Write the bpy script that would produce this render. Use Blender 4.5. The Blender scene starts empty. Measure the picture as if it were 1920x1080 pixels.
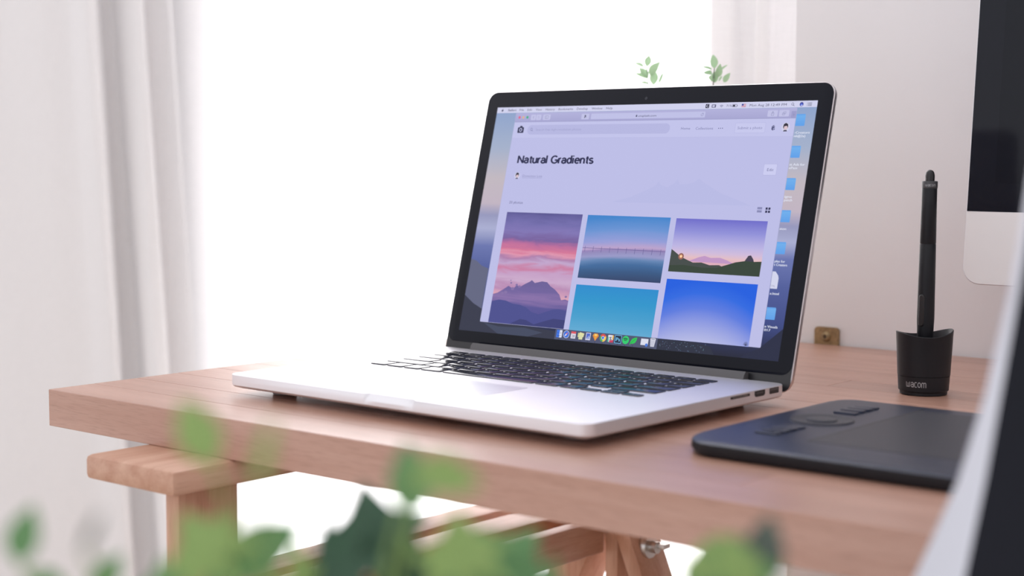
import bpy, bmesh, math, random
from mathutils import Vector, Matrix

random.seed(7)
S = bpy.context.scene
COL = S.collection
TZ = 0.74                      # desk top height above the floor (m)

# ------------------------------------------------------------------ camera
cam_d = bpy.data.cameras.new('camera')
cam = bpy.data.objects.new('camera', cam_d)
COL.objects.link(cam)
right = Vector((0.76856, 0.63977, 0.00340))
down = Vector((0.05564, -0.06154, -0.99655))
fwd = Vector((-0.63736, 0.76610, -0.08289))
M = Matrix.Identity(4)
for i in range(3):
    M[i][0], M[i][1], M[i][2] = right[i], -down[i], -fwd[i]
M[0][3], M[1][3], M[2][3] = 1.09666, -0.73537, 0.18837 + TZ
cam.matrix_world = M
cam_d.sensor_width = 36.0
cam_d.lens = 2978.15 / 1920.0 * 36.0
cam_d.clip_start = 0.02
cam_d.dof.use_dof = True
cam_d.dof.focus_distance = 1.31
cam_d.dof.aperture_fstop = 5.0
S.camera = cam

# ------------------------------------------------------------------ light
W = bpy.data.worlds.new('room_daylight')
S.world = W
W.use_nodes = True
W.node_tree.nodes['Background'].inputs[0].default_value = (0.98, 0.965, 1.0, 1)
W.node_tree.nodes['Background'].inputs[1].default_value = 1.12

ld = bpy.data.lights.new('window_daylight', 'AREA')
ld.shape = 'RECTANGLE'
ld.size, ld.size_y = 1.30, 2.30
ld.energy = 64.0
ld.color = (1.0, 0.985, 0.99)
lo = bpy.data.objects.new('window_daylight', ld)
COL.objects.link(lo)
lo.location = (-0.30, 1.25, 1.17)
lo.rotation_euler = (math.radians(-90), 0, 0)      # shines towards -y, into the room

S.view_settings.view_transform = 'Standard'
S.view_settings.look = 'None'
S.view_settings.gamma = 1.0
S.view_settings.use_curve_mapping = False
S.view_settings.exposure = 0.0
S.cycles.use_denoising = True

# ------------------------------------------------------------------ helpers
def lin(c):
    return tuple(((v / 255.0) / 12.92 if v / 255.0 <= 0.04045 else ((v / 255.0 + 0.055) / 1.055) ** 2.4) for v in c)

def principled(name, col, rough=0.5, metal=0.0, spec=0.5, noise=0.0, nscale=40.0, bump=0.0, bscale=200.0, coat=0.0):
    m = bpy.data.materials.new(name)
    m.use_nodes = True
    nt = m.node_tree
    b = nt.nodes['Principled BSDF']
    b.inputs['Base Color'].default_value = (*col, 1)
    b.inputs['Roughness'].default_value = rough
    b.inputs['Metallic'].default_value = metal
    b.inputs['Specular IOR Level'].default_value = spec
    b.inputs['Coat Weight'].default_value = coat
    tc = nt.nodes.new('ShaderNodeTexCoord')
    if noise > 0:
        n = nt.nodes.new('ShaderNodeTexNoise')
        n.inputs['Scale'].default_value = nscale
        n.inputs['Detail'].default_value = 4
        r = nt.nodes.new('ShaderNodeValToRGB')
        r.color_ramp.elements[0].position = 0.3
        r.color_ramp.elements[1].position = 0.7
        r.color_ramp.elements[0].color = (*[max(0, c * (1 - noise)) for c in col], 1)
        r.color_ramp.elements[1].color = (*[min(1, c * (1 + noise)) for c in col], 1)
        nt.links.new(tc.outputs['Object'], n.inputs['Vector'])
        nt.links.new(n.outputs['Fac'], r.inputs['Fac'])
        nt.links.new(r.outputs['Color'], b.inputs['Base Color'])
    if bump > 0:
        n2 = nt.nodes.new('ShaderNodeTexNoise')
        n2.inputs['Scale'].default_value = bscale
        n2.inputs['Detail'].default_value = 3
        bp = nt.nodes.new('ShaderNodeBump')
        bp.inputs['Strength'].default_value = bump
        bp.inputs['Distance'].default_value = 0.001
        nt.links.new(tc.outputs['Object'], n2.inputs['Vector'])
        nt.links.new(n2.outputs['Fac'], bp.inputs['Height'])
        nt.links.new(bp.outputs['Normal'], b.inputs['Normal'])
    return m

def wood(name, c_light, c_dark, axis=0, rough=0.42, grain=1.0, var=0.10, spec=0.5):
    """wood with the grain along one local axis; every piece varies by its own random number"""
    m = bpy.data.materials.new(name)
    m.use_nodes = True
    nt = m.node_tree
    b = nt.nodes['Principled BSDF']
    b.inputs['Roughness'].default_value = rough
    b.inputs['Specular IOR Level'].default_value = spec
    tc = nt.nodes.new('ShaderNodeTexCoord')
    oi = nt.nodes.new('ShaderNodeObjectInfo')
    add = nt.nodes.new('ShaderNodeVectorMath')
    add.operation = 'MULTIPLY_ADD'
    add.inputs[1].default_value = (1, 1, 1)
    comb = nt.nodes.new('ShaderNodeCombineXYZ')
    mul = nt.nodes.new('ShaderNodeMath')
    mul.operation = 'MULTIPLY'
    mul.inputs[1].default_value = 17.0
    nt.links.new(oi.outputs['Random'], mul.inputs[0])
    for k in range(3):
        nt.links.new(mul.outputs[0], comb.inputs[k])
    mp = nt.nodes.new('ShaderNodeMapping')
    sc = [55.0, 55.0, 55.0]
    sc[axis] = 3.5
    mp.inputs['Scale'].default_value = sc
    nt.links.new(tc.outputs['Object'], add.inputs[0])
    nt.links.new(comb.outputs[0], add.inputs[2])
    nt.links.new(add.outputs[0], mp.inputs['Vector'])
    n1 = nt.nodes.new('ShaderNodeTexNoise')
    n1.inputs['Scale'].default_value = 1.0
    n1.inputs['Detail'].default_value = 6
    n1.inputs['Roughness'].default_value = 0.6
    n1.inputs['Distortion'].default_value = 0.4
    nt.links.new(mp.outputs[0], n1.inputs['Vector'])
    mp2 = nt.nodes.new('ShaderNodeMapping')
    sc2 = [900.0, 900.0, 900.0]
    sc2[axis] = 60.0
    mp2.inputs['Scale'].default_value = sc2
    nt.links.new(add.outputs[0], mp2.inputs['Vector'])
    n2 = nt.nodes.new('ShaderNodeTexNoise')
    n2.inputs['Scale'].default_value = 1.0
    n2.inputs['Detail'].default_value = 2
    nt.links.new(mp2.outputs[0], n2.inputs['Vector'])
    r = nt.nodes.new('ShaderNodeValToRGB')
    r.color_ramp.elements[0].position = 0.28
    r.color_ramp.elements[1].position = 0.62
    r.color_ramp.elements[0].color = (*c_dark, 1)
    r.color_ramp.elements[1].color = (*c_light, 1)
    nt.links.new(n1.outputs['Fac'], r.inputs['Fac'])
    r2 = nt.nodes.new('ShaderNodeValToRGB')
    r2.color_ramp.elements[0].position = 0.25
    r2.color_ramp.elements[1].position = 0.5
    g = 1 - 0.16 * grain
    r2.color_ramp.elements[0].color = (g, g * 0.97, g * 0.94, 1)
    r2.color_ramp.elements[1].color = (1, 1, 1, 1)
    nt.links.new(n2.outputs['Fac'], r2.inputs['Fac'])
    mx = nt.nodes.new('ShaderNodeMix')
    mx.data_type = 'RGBA'
    mx.blend_type = 'MULTIPLY'
    mx.inputs[0].default_value = 1.0
    nt.links.new(r.outputs['Color'], mx.inputs[6])
    nt.links.new(r2.outputs['Color'], mx.inputs[7])
    hs = nt.nodes.new('ShaderNodeHueSaturation')
    mr = nt.nodes.new('ShaderNodeMapRange')
    mr.inputs[3].default_value = 1 - var
    mr.inputs[4].default_value = 1 + var * 0.6
    nt.links.new(oi.outputs['Random'], mr.inputs[0])
    nt.links.new(mr.outputs[0], hs.inputs['Value'])
    nt.links.new(mx.outputs[2], hs.inputs['Color'])
    nt.links.new(hs.outputs['Color'], b.inputs['Base Color'])
    bp = nt.nodes.new('ShaderNodeBump')
    bp.inputs['Strength'].default_value = 0.12
    bp.inputs['Distance'].default_value = 0.0006
    nt.links.new(n2.outputs['Fac'], bp.inputs['Height'])
    nt.links.new(bp.outputs['Normal'], b.inputs['Normal'])
    return m

def link(o, parent=None, label=None, cat=None, group=None, kind=None):
    COL.objects.link(o)
    if parent:
        o.parent = parent
    if label:
        o['label'] = label
    if cat:
        o['category'] = cat
    if group:
        o['group'] = group
    if kind:
        o['kind'] = kind
    return o

def empty(name, loc, label, cat, rz=0.0, group=None):
    o = bpy.data.objects.new(name, None)
    o.empty_display_size = 0.05
    o.location = loc
    o.rotation_euler = (0, 0, rz)
    return link(o, None, label, cat, group)

def mesh_from_bm(bm, name, mat, smooth=None):
    bmesh.ops.recalc_face_normals(bm, faces=bm.faces)
    me = bpy.data.meshes.new(name)
    bm.to_mesh(me)
    bm.free()
    for m in (mat if isinstance(mat, (list, tuple)) else [mat]):
        me.materials.append(m)
    if smooth is not None:
        for p in me.polygons:
            p.use_smooth = True
        me.set_sharp_from_angle(angle=math.radians(smooth))
    return me

def obj(name, me, parent=None, loc=(0, 0, 0), rot=(0, 0, 0), **kw):
    o = bpy.data.objects.new(name, me)
    o.location = loc
    o.rotation_euler = rot
    return link(o, parent, **kw)

def bm_box(bm, x0, x1, y0, y1, z0, z1, bevel=0.0, seg=2):
    vs = [bm.verts.new((x, y, z)) for x in (x0, x1) for y in (y0, y1) for z in (z0, z1)]
    fs = [(0, 1, 3, 2), (4, 6, 7, 5), (0, 4, 5, 1), (2, 3, 7, 6), (0, 2, 6, 4), (1, 5, 7, 3)]
    faces = [bm.faces.new([vs[i] for i in f]) for f in fs]
    if bevel > 0:
        es = list({e for f in faces for e in f.edges})
        bmesh.ops.bevel(bm, geom=es, offset=bevel, segments=seg, affect='EDGES', profile=0.5)

def box_mesh(name, mat, dims, bevel=0.0, seg=2, smooth=40):
    """box centred on its own origin"""
    bm = bmesh.new()
    a, b, c = [d / 2 for d in dims]
    bm_box(bm, -a, a, -b, b, -c, c, bevel, seg)
    return mesh_from_bm(bm, name, mat, smooth if bevel else None)

def loft(bm, loops, cap0=True, cap1=True, mi=None):
    rows = [[bm.verts.new(p) for p in lp] for lp in loops]
    n = len(rows[0])
    for k, (a, b) in enumerate(zip(rows, rows[1:])):
        for i in range(n):
            f = bm.faces.new((a[i], a[(i + 1) % n], b[(i + 1) % n], b[i]))
            if mi:
                f.material_index = mi[k]
    if cap0:
        f = bm.faces.new(list(reversed(rows[0])))
        if mi:
            f.material_index = mi[0]
    if cap1:
        f = bm.faces.new(rows[-1])
        if mi:
            f.material_index = mi[-1]
    return rows

def rr(x0, y0, x1, y1, r, n=5):
    pts = []
    for cx, cy, a0 in ((x1 - r, y1 - r, 0), (x0 + r, y1 - r, 90), (x0 + r, y0 + r, 180), (x1 - r, y0 + r, 270)):
        for k in range(n + 1):
            a = math.radians(a0 + 90 * k / n)
            pts.append((cx + r * math.cos(a), cy + r * math.sin(a)))
    return pts

def lathe(bm, prof, n=32, cx=0, cy=0, sx=1, sy=1):
    loops = []
    for r, z in prof:
        loops.append([(cx + sx * r * math.cos(2 * math.pi * i / n), cy + sy * r * math.sin(2 * math.pi * i / n), z) for i in range(n)])
    return loft(bm, loops)

def tube(bm, pts, radii, n=8):
    pts = [Vector(p) for p in pts]
    loops = []
    up = Vector((0.3, 0.8, 0.5)).normalized()
    for i, p in enumerate(pts):
        t = (pts[min(i + 1, len(pts) - 1)] - pts[max(i - 1, 0)]).normalized()
        a = t.cross(up).normalized()
        b = t.cross(a)
        loops.append([p + radii[i] * (math.cos(2 * math.pi * k / n) * a + math.sin(2 * math.pi * k / n) * b) for k in range(n)])
    return loft(bm, loops)

_fonts = {}
def text_geo(s):
    """vertices and faces of a word set in Blender's own font, cap height 1, left edge at 0"""
    if s in _fonts:
        return _fonts[s]
    def raw(t):
        cu = bpy.data.curves.new('t', 'FONT')
        cu.body = t
        cu.resolution_u = 2
        o = bpy.data.objects.new('t', cu)
        me = o.to_mesh()
        v = [tuple(x.co) for x in me.vertices]
        f = [tuple(p.vertices) for p in me.polygons]
        o.to_mesh_clear()
        bpy.data.objects.remove(o)
        bpy.data.curves.remove(cu)
        return v, f
    if '_cap' not in _fonts:
        v, f = raw('H')
        _fonts['_cap'] = max(p[1] for p in v)
    cap = _fonts['_cap']
    v, f = raw(s)
    x0 = min(p[0] for p in v)
    v = [((p[0] - x0) / cap, p[1] / cap) for p in v]
    _fonts[s] = (v, f, max(p[0] for p in v))
    return _fonts[s]

def _arc(cx, cy, rx, ry, a0, a1, n=14):
    return [(cx + rx * math.cos(math.radians(a0 + (a1 - a0) * k / n)), cy + ry * math.sin(math.radians(a0 + (a1 - a0) * k / n))) for k in range(n + 1)]
# plain sans letters as pen strokes: cap height 1, x-height 0.73; (advance, strokes)
GLYPH = {
    'N': (0.80, [[(0.07, 0), (0.07, 1)], [(0.07, 0.97), (0.67, 0.03)], [(0.67, 0), (0.67, 1)]]),
    'a': (0.62, [[(0.48, 0), (0.48, 0.48)] + _arc(0.285, 0.48, 0.195, 0.21, 0, 165), [(0.48, 0.40)] + [(0.30, 0.40)] + _arc(0.25, 0.225, 0.18, 0.175, 90, 270) + [(0.30, 0.05)] + _arc(0.30, 0.24, 0.18, 0.19, 270, 360, 6)]),
    't': (0.40, [[(0.19, 0.93), (0.19, 0.20)] + _arc(0.33, 0.20, 0.14, 0.15, 180, 275, 8), [(0.04, 0.69), (0.35, 0.69)]]),
    'u': (0.62, [[(0.07, 0.73), (0.07, 0.26)] + _arc(0.27, 0.26, 0.20, 0.21, 180, 360), [(0.48, 0.73), (0.48, 0)]]),
    'r': (0.40, [[(0.07, 0), (0.07, 0.73)], [(0.07, 0.44)] + _arc(0.28, 0.44, 0.21, 0.24, 180, 80, 8)]),
    'l': (0.25, [[(0.07, 0), (0.07, 1.04)]]),
    'G': (0.86, [_arc(0.43, 0.5, 0.37, 0.46, 45, 345, 24) + [(0.78, 0.44), (0.45, 0.44)]]),
    'd': (0.66, [[(0.51, 0), (0.51, 1.04)], _arc(0.29, 0.365, 0.22, 0.32, 0, 360, 22)]),
    'i': (0.25, [[(0.07, 0), (0.07, 0.73)], [(0.07, 0.90), (0.07, 1.03)]]),
    'e': (0.64, [[(0.07, 0.39), (0.53, 0.39)] + _arc(0.30, 0.39, 0.23, 0.295, 0, 180)[1:] + _arc(0.30, 0.345, 0.23, 0.295, 180, 320, 12)]),
    'n': (0.62, [[(0.07, 0), (0.07, 0.73)], [(0.07, 0.46)] + _arc(0.275, 0.46, 0.205, 0.22, 180, 0) + [(0.48, 0)]]),
    's': (0.56, [_arc(0.26, 0.535, 0.18, 0.15, 25, 250, 14) + _arc(0.27, 0.205, 0.19, 0.155, 80, -160, 16)]),
    'w': (0.92, [[(0.07, 0.73), (0.07, 0.22)] + _arc(0.21, 0.20, 0.14, 0.15, 180, 300, 8) + [(0.40, 0.12), (0.40, 0.60)], [(0.40, 0.12)] + _arc(0.59, 0.20, 0.14, 0.15, 240, 360, 8) + [(0.73, 0.73)]]),
    'c': (0.56, [[(0.45, 0.68), (0.25, 0.68)] + _arc(0.25, 0.50, 0.18, 0.18, 90, 180, 6) + [(0.07, 0.23)] + _arc(0.25, 0.23, 0.18, 0.18, 180, 270, 6) + [(0.45, 0.05)]]),
    'o': (0.64, [_arc(0.30, 0.365, 0.23, 0.315, 0, 360, 22)]),
    'm': (0.92, [[(0.07, 0), (0.07, 0.50)] + _arc(0.24, 0.50, 0.17, 0.18, 180, 0, 8) + [(0.41, 0)], [(0.41, 0.50)] + _arc(0.58, 0.50, 0.17, 0.18, 180, 0, 8) + [(0.75, 0)]]),
    ' ': (0.34, []),
}
def stroke_geo(s, wt):
    """stroke lettering as quads: vertices, faces, total width"""
    V, F, x = [], [], 0.0
    for ch in s:
        adv, strokes = GLYPH[ch]
        for st in strokes:
            st = [Vector((p[0] + x, p[1])) for p in st]
            row = []
            for i, p in enumerate(st):
                t0 = (st[i] - st[i - 1]).normalized() if i else (st[1] - st[0]).normalized()
                t1 = (st[i + 1] - st[i]).normalized() if i < len(st) - 1 else t0
                t = t0 + t1
                t = t.normalized() if t.length > 0.3 else t0
                k = wt / 2 / max(0.6, t.dot(t0))
                nrm = Vector((-t.y, t.x)) * k
                row.append((p + nrm, p - nrm))
            for a, b in zip(row, row[1:]):
                n = len(V)
                V += [tuple(a[0]), tuple(b[0]), tuple(b[1]), tuple(a[1])]
                F.append((n, n + 1, n + 2, n + 3))
        x += adv
    x0 = min(v[0] for v in V)
    V = [(v[0] - x0, v[1]) for v in V]
    return V, F, max(v[0] for v in V)

# ------------------------------------------------------------------ materials
ALU = principled('aluminium', (0.86, 0.85, 0.88), 0.47, 0.85, bump=0.05, bscale=6000)
ALU_LID = principled('aluminium_rim', (0.74, 0.70, 0.72), 0.33, 1.0)
KEY = principled('key_plastic', (0.020, 0.022, 0.032), 0.17, spec=0.5)
LEGEND = principled('legend_white', (0.62, 0.64, 0.70), 0.5)
GLASSBLK = principled('black_glass', (0.004, 0.005, 0.011), 0.07, spec=0.17)
HINGE = principled('hinge_plastic', (0.085, 0.082, 0.086), 0.42)
DARK = principled('painted_recess', (0.02, 0.02, 0.022), 0.5)  # dark colour stands in for the shade inside openings
RUBBER = principled('rubber_foot', (0.30, 0.26, 0.26), 0.6)
BEECH = wood('beech', lin((192, 150, 132)), lin((178, 133, 113)), 0, 0.34, 1.0, 0.09, spec=0.85)
PINE = wood('pine', lin((214, 172, 148)), lin((188, 138, 112)), 1, 0.45, 0.8, 0.06)
PINE_Z = wood('pine_upright', lin((214, 170, 144)), lin((186, 136, 108)), 2, 0.45, 0.8, 0.06)
PLASTIC = principled('matte_black_plastic', (0.012, 0.0125, 0.016), 0.45, spec=0.28, bump=0.05, bscale=3000)
TAB_TOP = principled('tablet_plastic', (0.018, 0.025, 0.050), 0.36, spec=0.30, bump=0.04, bscale=4000)
TAB_ACT = principled('tablet_surface', (0.030, 0.033, 0.046), 0.42, spec=0.32, bump=0.06, bscale=5000)
GREYPRINT = principled('grey_print', (0.42, 0.42, 0.44), 0.5)
BRASS = principled('aged_brass', (0.36, 0.26, 0.14), 0.45, 0.75, noise=0.25, nscale=300)
STEEL = principled('galvanised_steel', (0.62, 0.60, 0.58), 0.28, 1.0)
WALLP = principled('wall_paint', lin((240, 238, 239)), 0.75, spec=0.25, noise=0.015, nscale=6, bump=0.15, bscale=160)
WHITEP = principled('white_lacquer', (0.82, 0.82, 0.81), 0.4)
FLOORM = wood('floor_boards', lin((205, 190, 175)), lin((180, 160, 140)), 0, 0.4)
POT = principled('ceramic_white', (0.78, 0.77, 0.75), 0.3)
SOIL = principled('potting_soil', (0.06, 0.045, 0.035), 0.9, noise=0.4, nscale=200)
SILVER = principled('silver_frame', (0.66, 0.67, 0.73), 0.40, 0.5)
CHIN = principled('pale_aluminium', (0.90, 0.89, 0.89), 0.5, 0.15)

def leaf_mat(name, c, trans=0.35):
    m = bpy.data.materials.new(name)
    m.use_nodes = True
    nt = m.node_tree
    b = nt.nodes['Principled BSDF']
    b.inputs['Roughness'].default_value = 0.42
    tc = nt.nodes.new('ShaderNodeTexCoord')
    n = nt.nodes.new('ShaderNodeTexNoise')
    n.inputs['Scale'].default_value = 60
    r = nt.nodes.new('ShaderNodeValToRGB')
    r.color_ramp.elements[0].color = (*[x * 0.75 for x in c], 1)
    r.color_ramp.elements[1].color = (*[min(1, x * 1.2) for x in c], 1)
    nt.links.new(tc.outputs['Object'], n.inputs['Vector'])
    nt.links.new(n.outputs['Fac'], r.inputs['Fac'])
    nt.links.new(r.outputs['Color'], b.inputs['Base Color'])
    t = nt.nodes.new('ShaderNodeBsdfTranslucent')
    nt.links.new(r.outputs['Color'], t.inputs['Color'])
    mx = nt.nodes.new('ShaderNodeMixShader')
    mx.inputs[0].default_value = trans
    nt.links.new(b.outputs[0], mx.inputs[1])
    nt.links.new(t.outputs[0], mx.inputs[2])
    nt.links.new(mx.outputs[0], nt.nodes['Material Output'].inputs[0])
    return m
LEAF = [leaf_mat('leaf_lime', lin((146, 176, 104))), leaf_mat('leaf_green', lin((104, 150, 98))),
        leaf_mat('leaf_deep', lin((58, 92, 70)), 0.2), leaf_mat('leaf_grey', lin((84, 98, 88)), 0.15)]
LEAF_SAGE = leaf_mat('leaf_sage', lin((168, 200, 160)), 0.4)
STEM = principled('plant_stem', lin((130, 160, 90)), 0.6)
STEM_GREY = principled('plant_stem_grey', lin((130, 140, 125)), 0.6)

def cloth_mat(name, col, trans):
    m = bpy.data.materials.new(name)
    m.use_nodes = True
    nt = m.node_tree
    nt.nodes.remove(nt.nodes['Principled BSDF'])
    d = nt.nodes.new('ShaderNodeBsdfDiffuse')
    t = nt.nodes.new('ShaderNodeBsdfTranslucent')
    tc = nt.nodes.new('ShaderNodeTexCoord')
    cols = []
    for sc in ((700, 700, 40), (60, 60, 900)):
        mp = nt.nodes.new('ShaderNodeMapping')
        mp.inputs['Scale'].default_value = sc
        n = nt.nodes.new('ShaderNodeTexNoise')
        n.inputs['Scale'].default_value = 1
        n.inputs['Detail'].default_value = 1
        nt.links.new(tc.outputs['Object'], mp.inputs['Vector'])
        nt.links.new(mp.outputs[0], n.inputs['Vector'])
        cols.append(n)
    ad = nt.nodes.new('ShaderNodeMath')
    ad.operation = 'ADD'
    nt.links.new(cols[0].outputs['Fac'], ad.inputs[0])
    nt.links.new(cols[1].outputs['Fac'], ad.inputs[1])
    r = nt.nodes.new('ShaderNodeValToRGB')
    mr = nt.nodes.new('ShaderNodeMapRange')
    mr.inputs[1].default_value, mr.inputs[2].default_value = 0.6, 1.4
    nt.links.new(ad.outputs[0], mr.inputs[0])
    nt.links.new(mr.outputs[0], r.inputs['Fac'])
    r.color_ramp.elements[0].color = (*[c * 0.95 for c in col], 1)
    r.color_ramp.elements[1].color = (*col, 1)
    nt.links.new(r.outputs['Color'], d.inputs['Color'])
    nt.links.new(r.outputs['Color'], t.inputs['Color'])
    mx = nt.nodes.new('ShaderNodeMixShader')
    mx.inputs[0].default_value = trans
    nt.links.new(d.outputs[0], mx.inputs[1])
    nt.links.new(t.outputs[0], mx.inputs[2])
    nt.links.new(mx.outputs[0], nt.nodes['Material Output'].inputs[0])
    return m
LINEN = cloth_mat('linen_curtain', (0.93, 0.92, 0.925), 0.145)
LINEN_DENSE = cloth_mat('dense_linen', (0.93, 0.92, 0.925), 0.05)
SHEER = cloth_mat('sheer_curtain', (0.95, 0.945, 0.95), 0.6)

def pane_mat():
    m = bpy.data.materials.new('window_pane')
    m.use_nodes = True
    nt = m.node_tree
    nt.nodes.remove(nt.nodes['Principled BSDF'])
    a = nt.nodes.new('ShaderNodeBsdfTransparent')
    g = nt.nodes.new('ShaderNodeBsdfGlossy')
    g.inputs['Roughness'].default_value = 0.02
    mx = nt.nodes.new('ShaderNodeMixShader')
    mx.inputs[0].default_value = 0.05
    nt.links.new(a.outputs[0], mx.inputs[1])
    nt.links.new(g.outputs[0], mx.inputs[2])
    nt.links.new(mx.outputs[0], nt.nodes['Material Output'].inputs[0])
    return m
PANE = pane_mat()

# ------------------------------------------------------------------ the room
WALL_Y = 0.694
def struct(name, boxes, mat, parent=None):
    bm = bmesh.new()
    for b in boxes:
        bm_box(bm, *b)
    o = bpy.data.objects.new(name, mesh_from_bm(bm, name, mat))
    return link(o, parent, kind=None if parent else 'structure')
struct('floor', [(-2.4, 2.8, -2.6, 1.02, -0.08, 0.0)], FLOORM)
struct('wall_back', [(0.280, 2.8, WALL_Y, 1.02, 0, 2.6),                 # wall beside the window niche
                     (-2.4, 0.280, WALL_Y, 1.02, 2.36, 2.6),             # lintel above it
                     (-2.4, -0.70, 0.93, 1.02, 0, 2.36),                 # pier behind the gathered curtain
                     (-2.4, -1.95, WALL_Y, 0.93, 0, 2.36)], WALLP)
struct('wall_right_added', [(1.95, 2.05, -2.6, WALL_Y, 0, 2.6)], WALLP)  # unseen wall, added to cut the fill from the right
win = struct('window_1', [(-0.70, -0.66, 0.955, 0.995, 0, 2.36), (0.235, 0.280, 0.955, 0.995, 0, 2.36),
                          (-0.66, 0.235, 0.955, 0.995, 2.31, 2.36), (-0.66, 0.235, 0.955, 0.995, 0.0, 0.06)], WHITEP)
struct('pane', [(-0.66, 0.235, 0.972, 0.978, 0.06, 2.31)], PANE, win)

# ------------------------------------------------------------------ curtains
def spline(pts, m=8):
    out = []
    P = [Vector(p) for p in pts]
    for i in range(len(P) - 1):
        p0, p1, p2, p3 = P[max(i - 1, 0)], P[i], P[i + 1], P[min(i + 2, len(P) - 1)]
        for k in range(m):
            t = k / m
            out.append(0.5 * ((2 * p1) + (p2 - p0) * t + (2 * p0 - 5 * p1 + 4 * p2 - p3) * t * t + (3 * p1 - p0 - 3 * p2 + p3) * t ** 3))
    out.append(P[-1])
    return out

def curtain(name, path, mat, label, skew):
    line = spline([(x, y, 0) for x, y in path])
    bm = bmesh.new()
    rows = []
    zs = [0.015 + 2.325 * k / 14 for k in range(15)]
    for j, z in enumerate(zs):
        row = []
        for i, p in enumerate(line):
            x = p.x + skew(p.x) * (0.85 - z) + 0.004 * math.sin(i * 0.35 + z * 2.1)
            row.append(bm.verts.new((x, p.y + 0.004 * math.sin(z * 3 + i * 0.2), z)))
        rows.append(row)
    for a, b in zip(rows, rows[1:]):
        for i in range(len(a) - 1):
            bm.faces.new((a[i], a[i + 1], b[i + 1], b[i]))
    me = mesh_from_bm(bm, name, mat, 180)
    o = bpy.data.objects.new(name, me)
    return link(o, None, label, 'curtain', 'curtains in the window niche')

curtain('curtain', [(-1.80, .80), (-1.72, .76), (-1.63, .80), (-1.54, .755), (-1.45, .80), (-1.37, .765), (-1.29, .755), (-1.21, .762), (-1.13, .772),
                    (-1.075, .79), (-1.03, .775), (-1.00, .757), (-.972, .748), (-.957, .752), (-.964, .770), (-.985, .785),
                    (-.975, .803), (-.935, .795), (-.895, .774), (-.872, .764), (-.862, .772), (-.875, .792), (-.868, .808), (-.845, .806), (-.812, .790)],
        LINEN, 'gathered white linen curtain with deep folds at the left edge', lambda x: 0.075 if x > -1.25 else 0.05)
curtain('sheer_curtain', [(-.93, .850), (-.86, .846), (-.80, .836), (-.735, .820), (-.68, .806), (-.62, .80), (-.56, .805), (-.50, .80), (-.463, .778), (-.452, .785), (-.44, .80), (-.40, .806), (-.33, .80), (-.25, .79), (-.17, .80),
                          (-.09, .81), (0, .80), (.08, .79), (.15, .80), (.20, .81), (.24, .805), (.268, .80)],
        SHEER, 'flat backlit sheer white curtain behind the laptop', lambda x: 0.02)
curtain('linen_curtain', [(.140, .760), (.150, .748), (.168, .742), (.182, .750), (.192, .772), (.200, .785), (.206, .765), (.2065, .742), (.212, .736), (.222, .740), (.234, .752), (.246, .766), (.266, .758)],
        LINEN_DENSE, 'narrow bunched white curtain edge beside the bare wall', lambda x: 0.0)
bm = bmesh.new()
bm_box(bm, -1.85, 0.275, 0.765, 0.800, 2.338, 2.36, 0.004)
link(bpy.data.objects.new('curtain_rail', mesh_from_bm(bm, 'curtain_rail', WHITEP, 40)), None, 'white curtain rail under the lintel above the window', 'curtain rail')

# ------------------------------------------------------------------ desk
desk = empty('desk', (0, 0, 0), 'pale beech butcher-block desk carrying the open laptop', 'desk')
DESK_T, DESK_D, DESK_L = 0.0295, 0.690, 1.55
ROWS = 16
rowd = DESK_D / ROWS
stave_cache = {}
def stave(u):
    if u not in stave_cache:
        stave_cache[u] = box_mesh('stave', BEECH, (u * 0.155, rowd, DESK_T), 0.0005, 1, 30)
    return stave_cache[u]
layout = [[10], [4, 6], [6, 4], [2, 5, 3], [5, 5], [3, 4, 3], [6, 4], [4, 3, 3], [2, 6, 2], [5, 5], [3, 4, 3], [4, 6], [6, 4], [2, 5, 3], [5, 5], [4, 3, 3]]
for r, units in enumerate(layout):
    x = 0.0
    for u in units:
        w = u * 0.155
        obj('stave', stave(u), desk, (x + w / 2, rowd * (r + 0.5), TZ - DESK_T / 2))
        x += w

# ------------------------------------------------------------------ trestle under the left end of the desk
tr = empty('trestle', (0.16, 0.24, 0), 'pine trestle with slatted shelf under the left end of the desk', 'trestle')
def tpart(name, mat, x0, x1, y0, y1, z0, z1, bevel=0.002, lean=0.0, **kw):
    """a board of the trestle, heights below the desk top; lean is the sideways run per metre of drop"""
    bm = bmesh.new()
    cx, cy, cz = (x0 + x1) / 2, (y0 + y1) / 2, (z0 + z1) / 2
    bm_box(bm, x0 - cx, x1 - cx, y0 - cy, y1 - cy, z0 - cz, z1 - cz, bevel, 2)
    for v in bm.verts:
        v.co.x -= lean * v.co.z
    return obj(name, mesh_from_bm(bm, name, mat, 40), tr, (cx - 0.16, cy - 0.24, cz + TZ), **kw)
tpart('beam', PINE, 0.124, 0.226, -0.054, 0.640, -0.0480, -0.0297, 0.004)
tpart('post', PINE_Z, 0.195, 0.210, -0.037, 0.018, -0.46, -0.0480)
tpart('post', PINE_Z, 0.187, 0.202, 0.502, 0.560, -0.46, -0.0480)
tpart('slat', PINE, 0.050, 0.087, 0.015, 0.520, -0.180, -0.165)
tpart('slat', PINE, 0.104, 0.147, 0.015, 0.520, -0.180, -0.165)
tpart('shelf_rail', PINE, 0.172, 0.188, 0.015, 0.500, -0.199, -0.1655)
tpart('cross_bar', PINE, 0.052, 0.172, 0.445, 0.465, -0.199, -0.1805)
tpart('cross_bar', PINE, 0.052, 0.172, 0.060, 0.080, -0.199, -0.1805)
def leg(x_top, lean, y0, y1, z0, z1, w=0.016):
    zc = (z0 + z1) / 2
    xc = x_top + lean * (z1 - zc)
    tpart('leg', PINE_Z, xc - w / 2, xc + w / 2, y0, y1, z0, z1, 0.002, lean)
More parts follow.
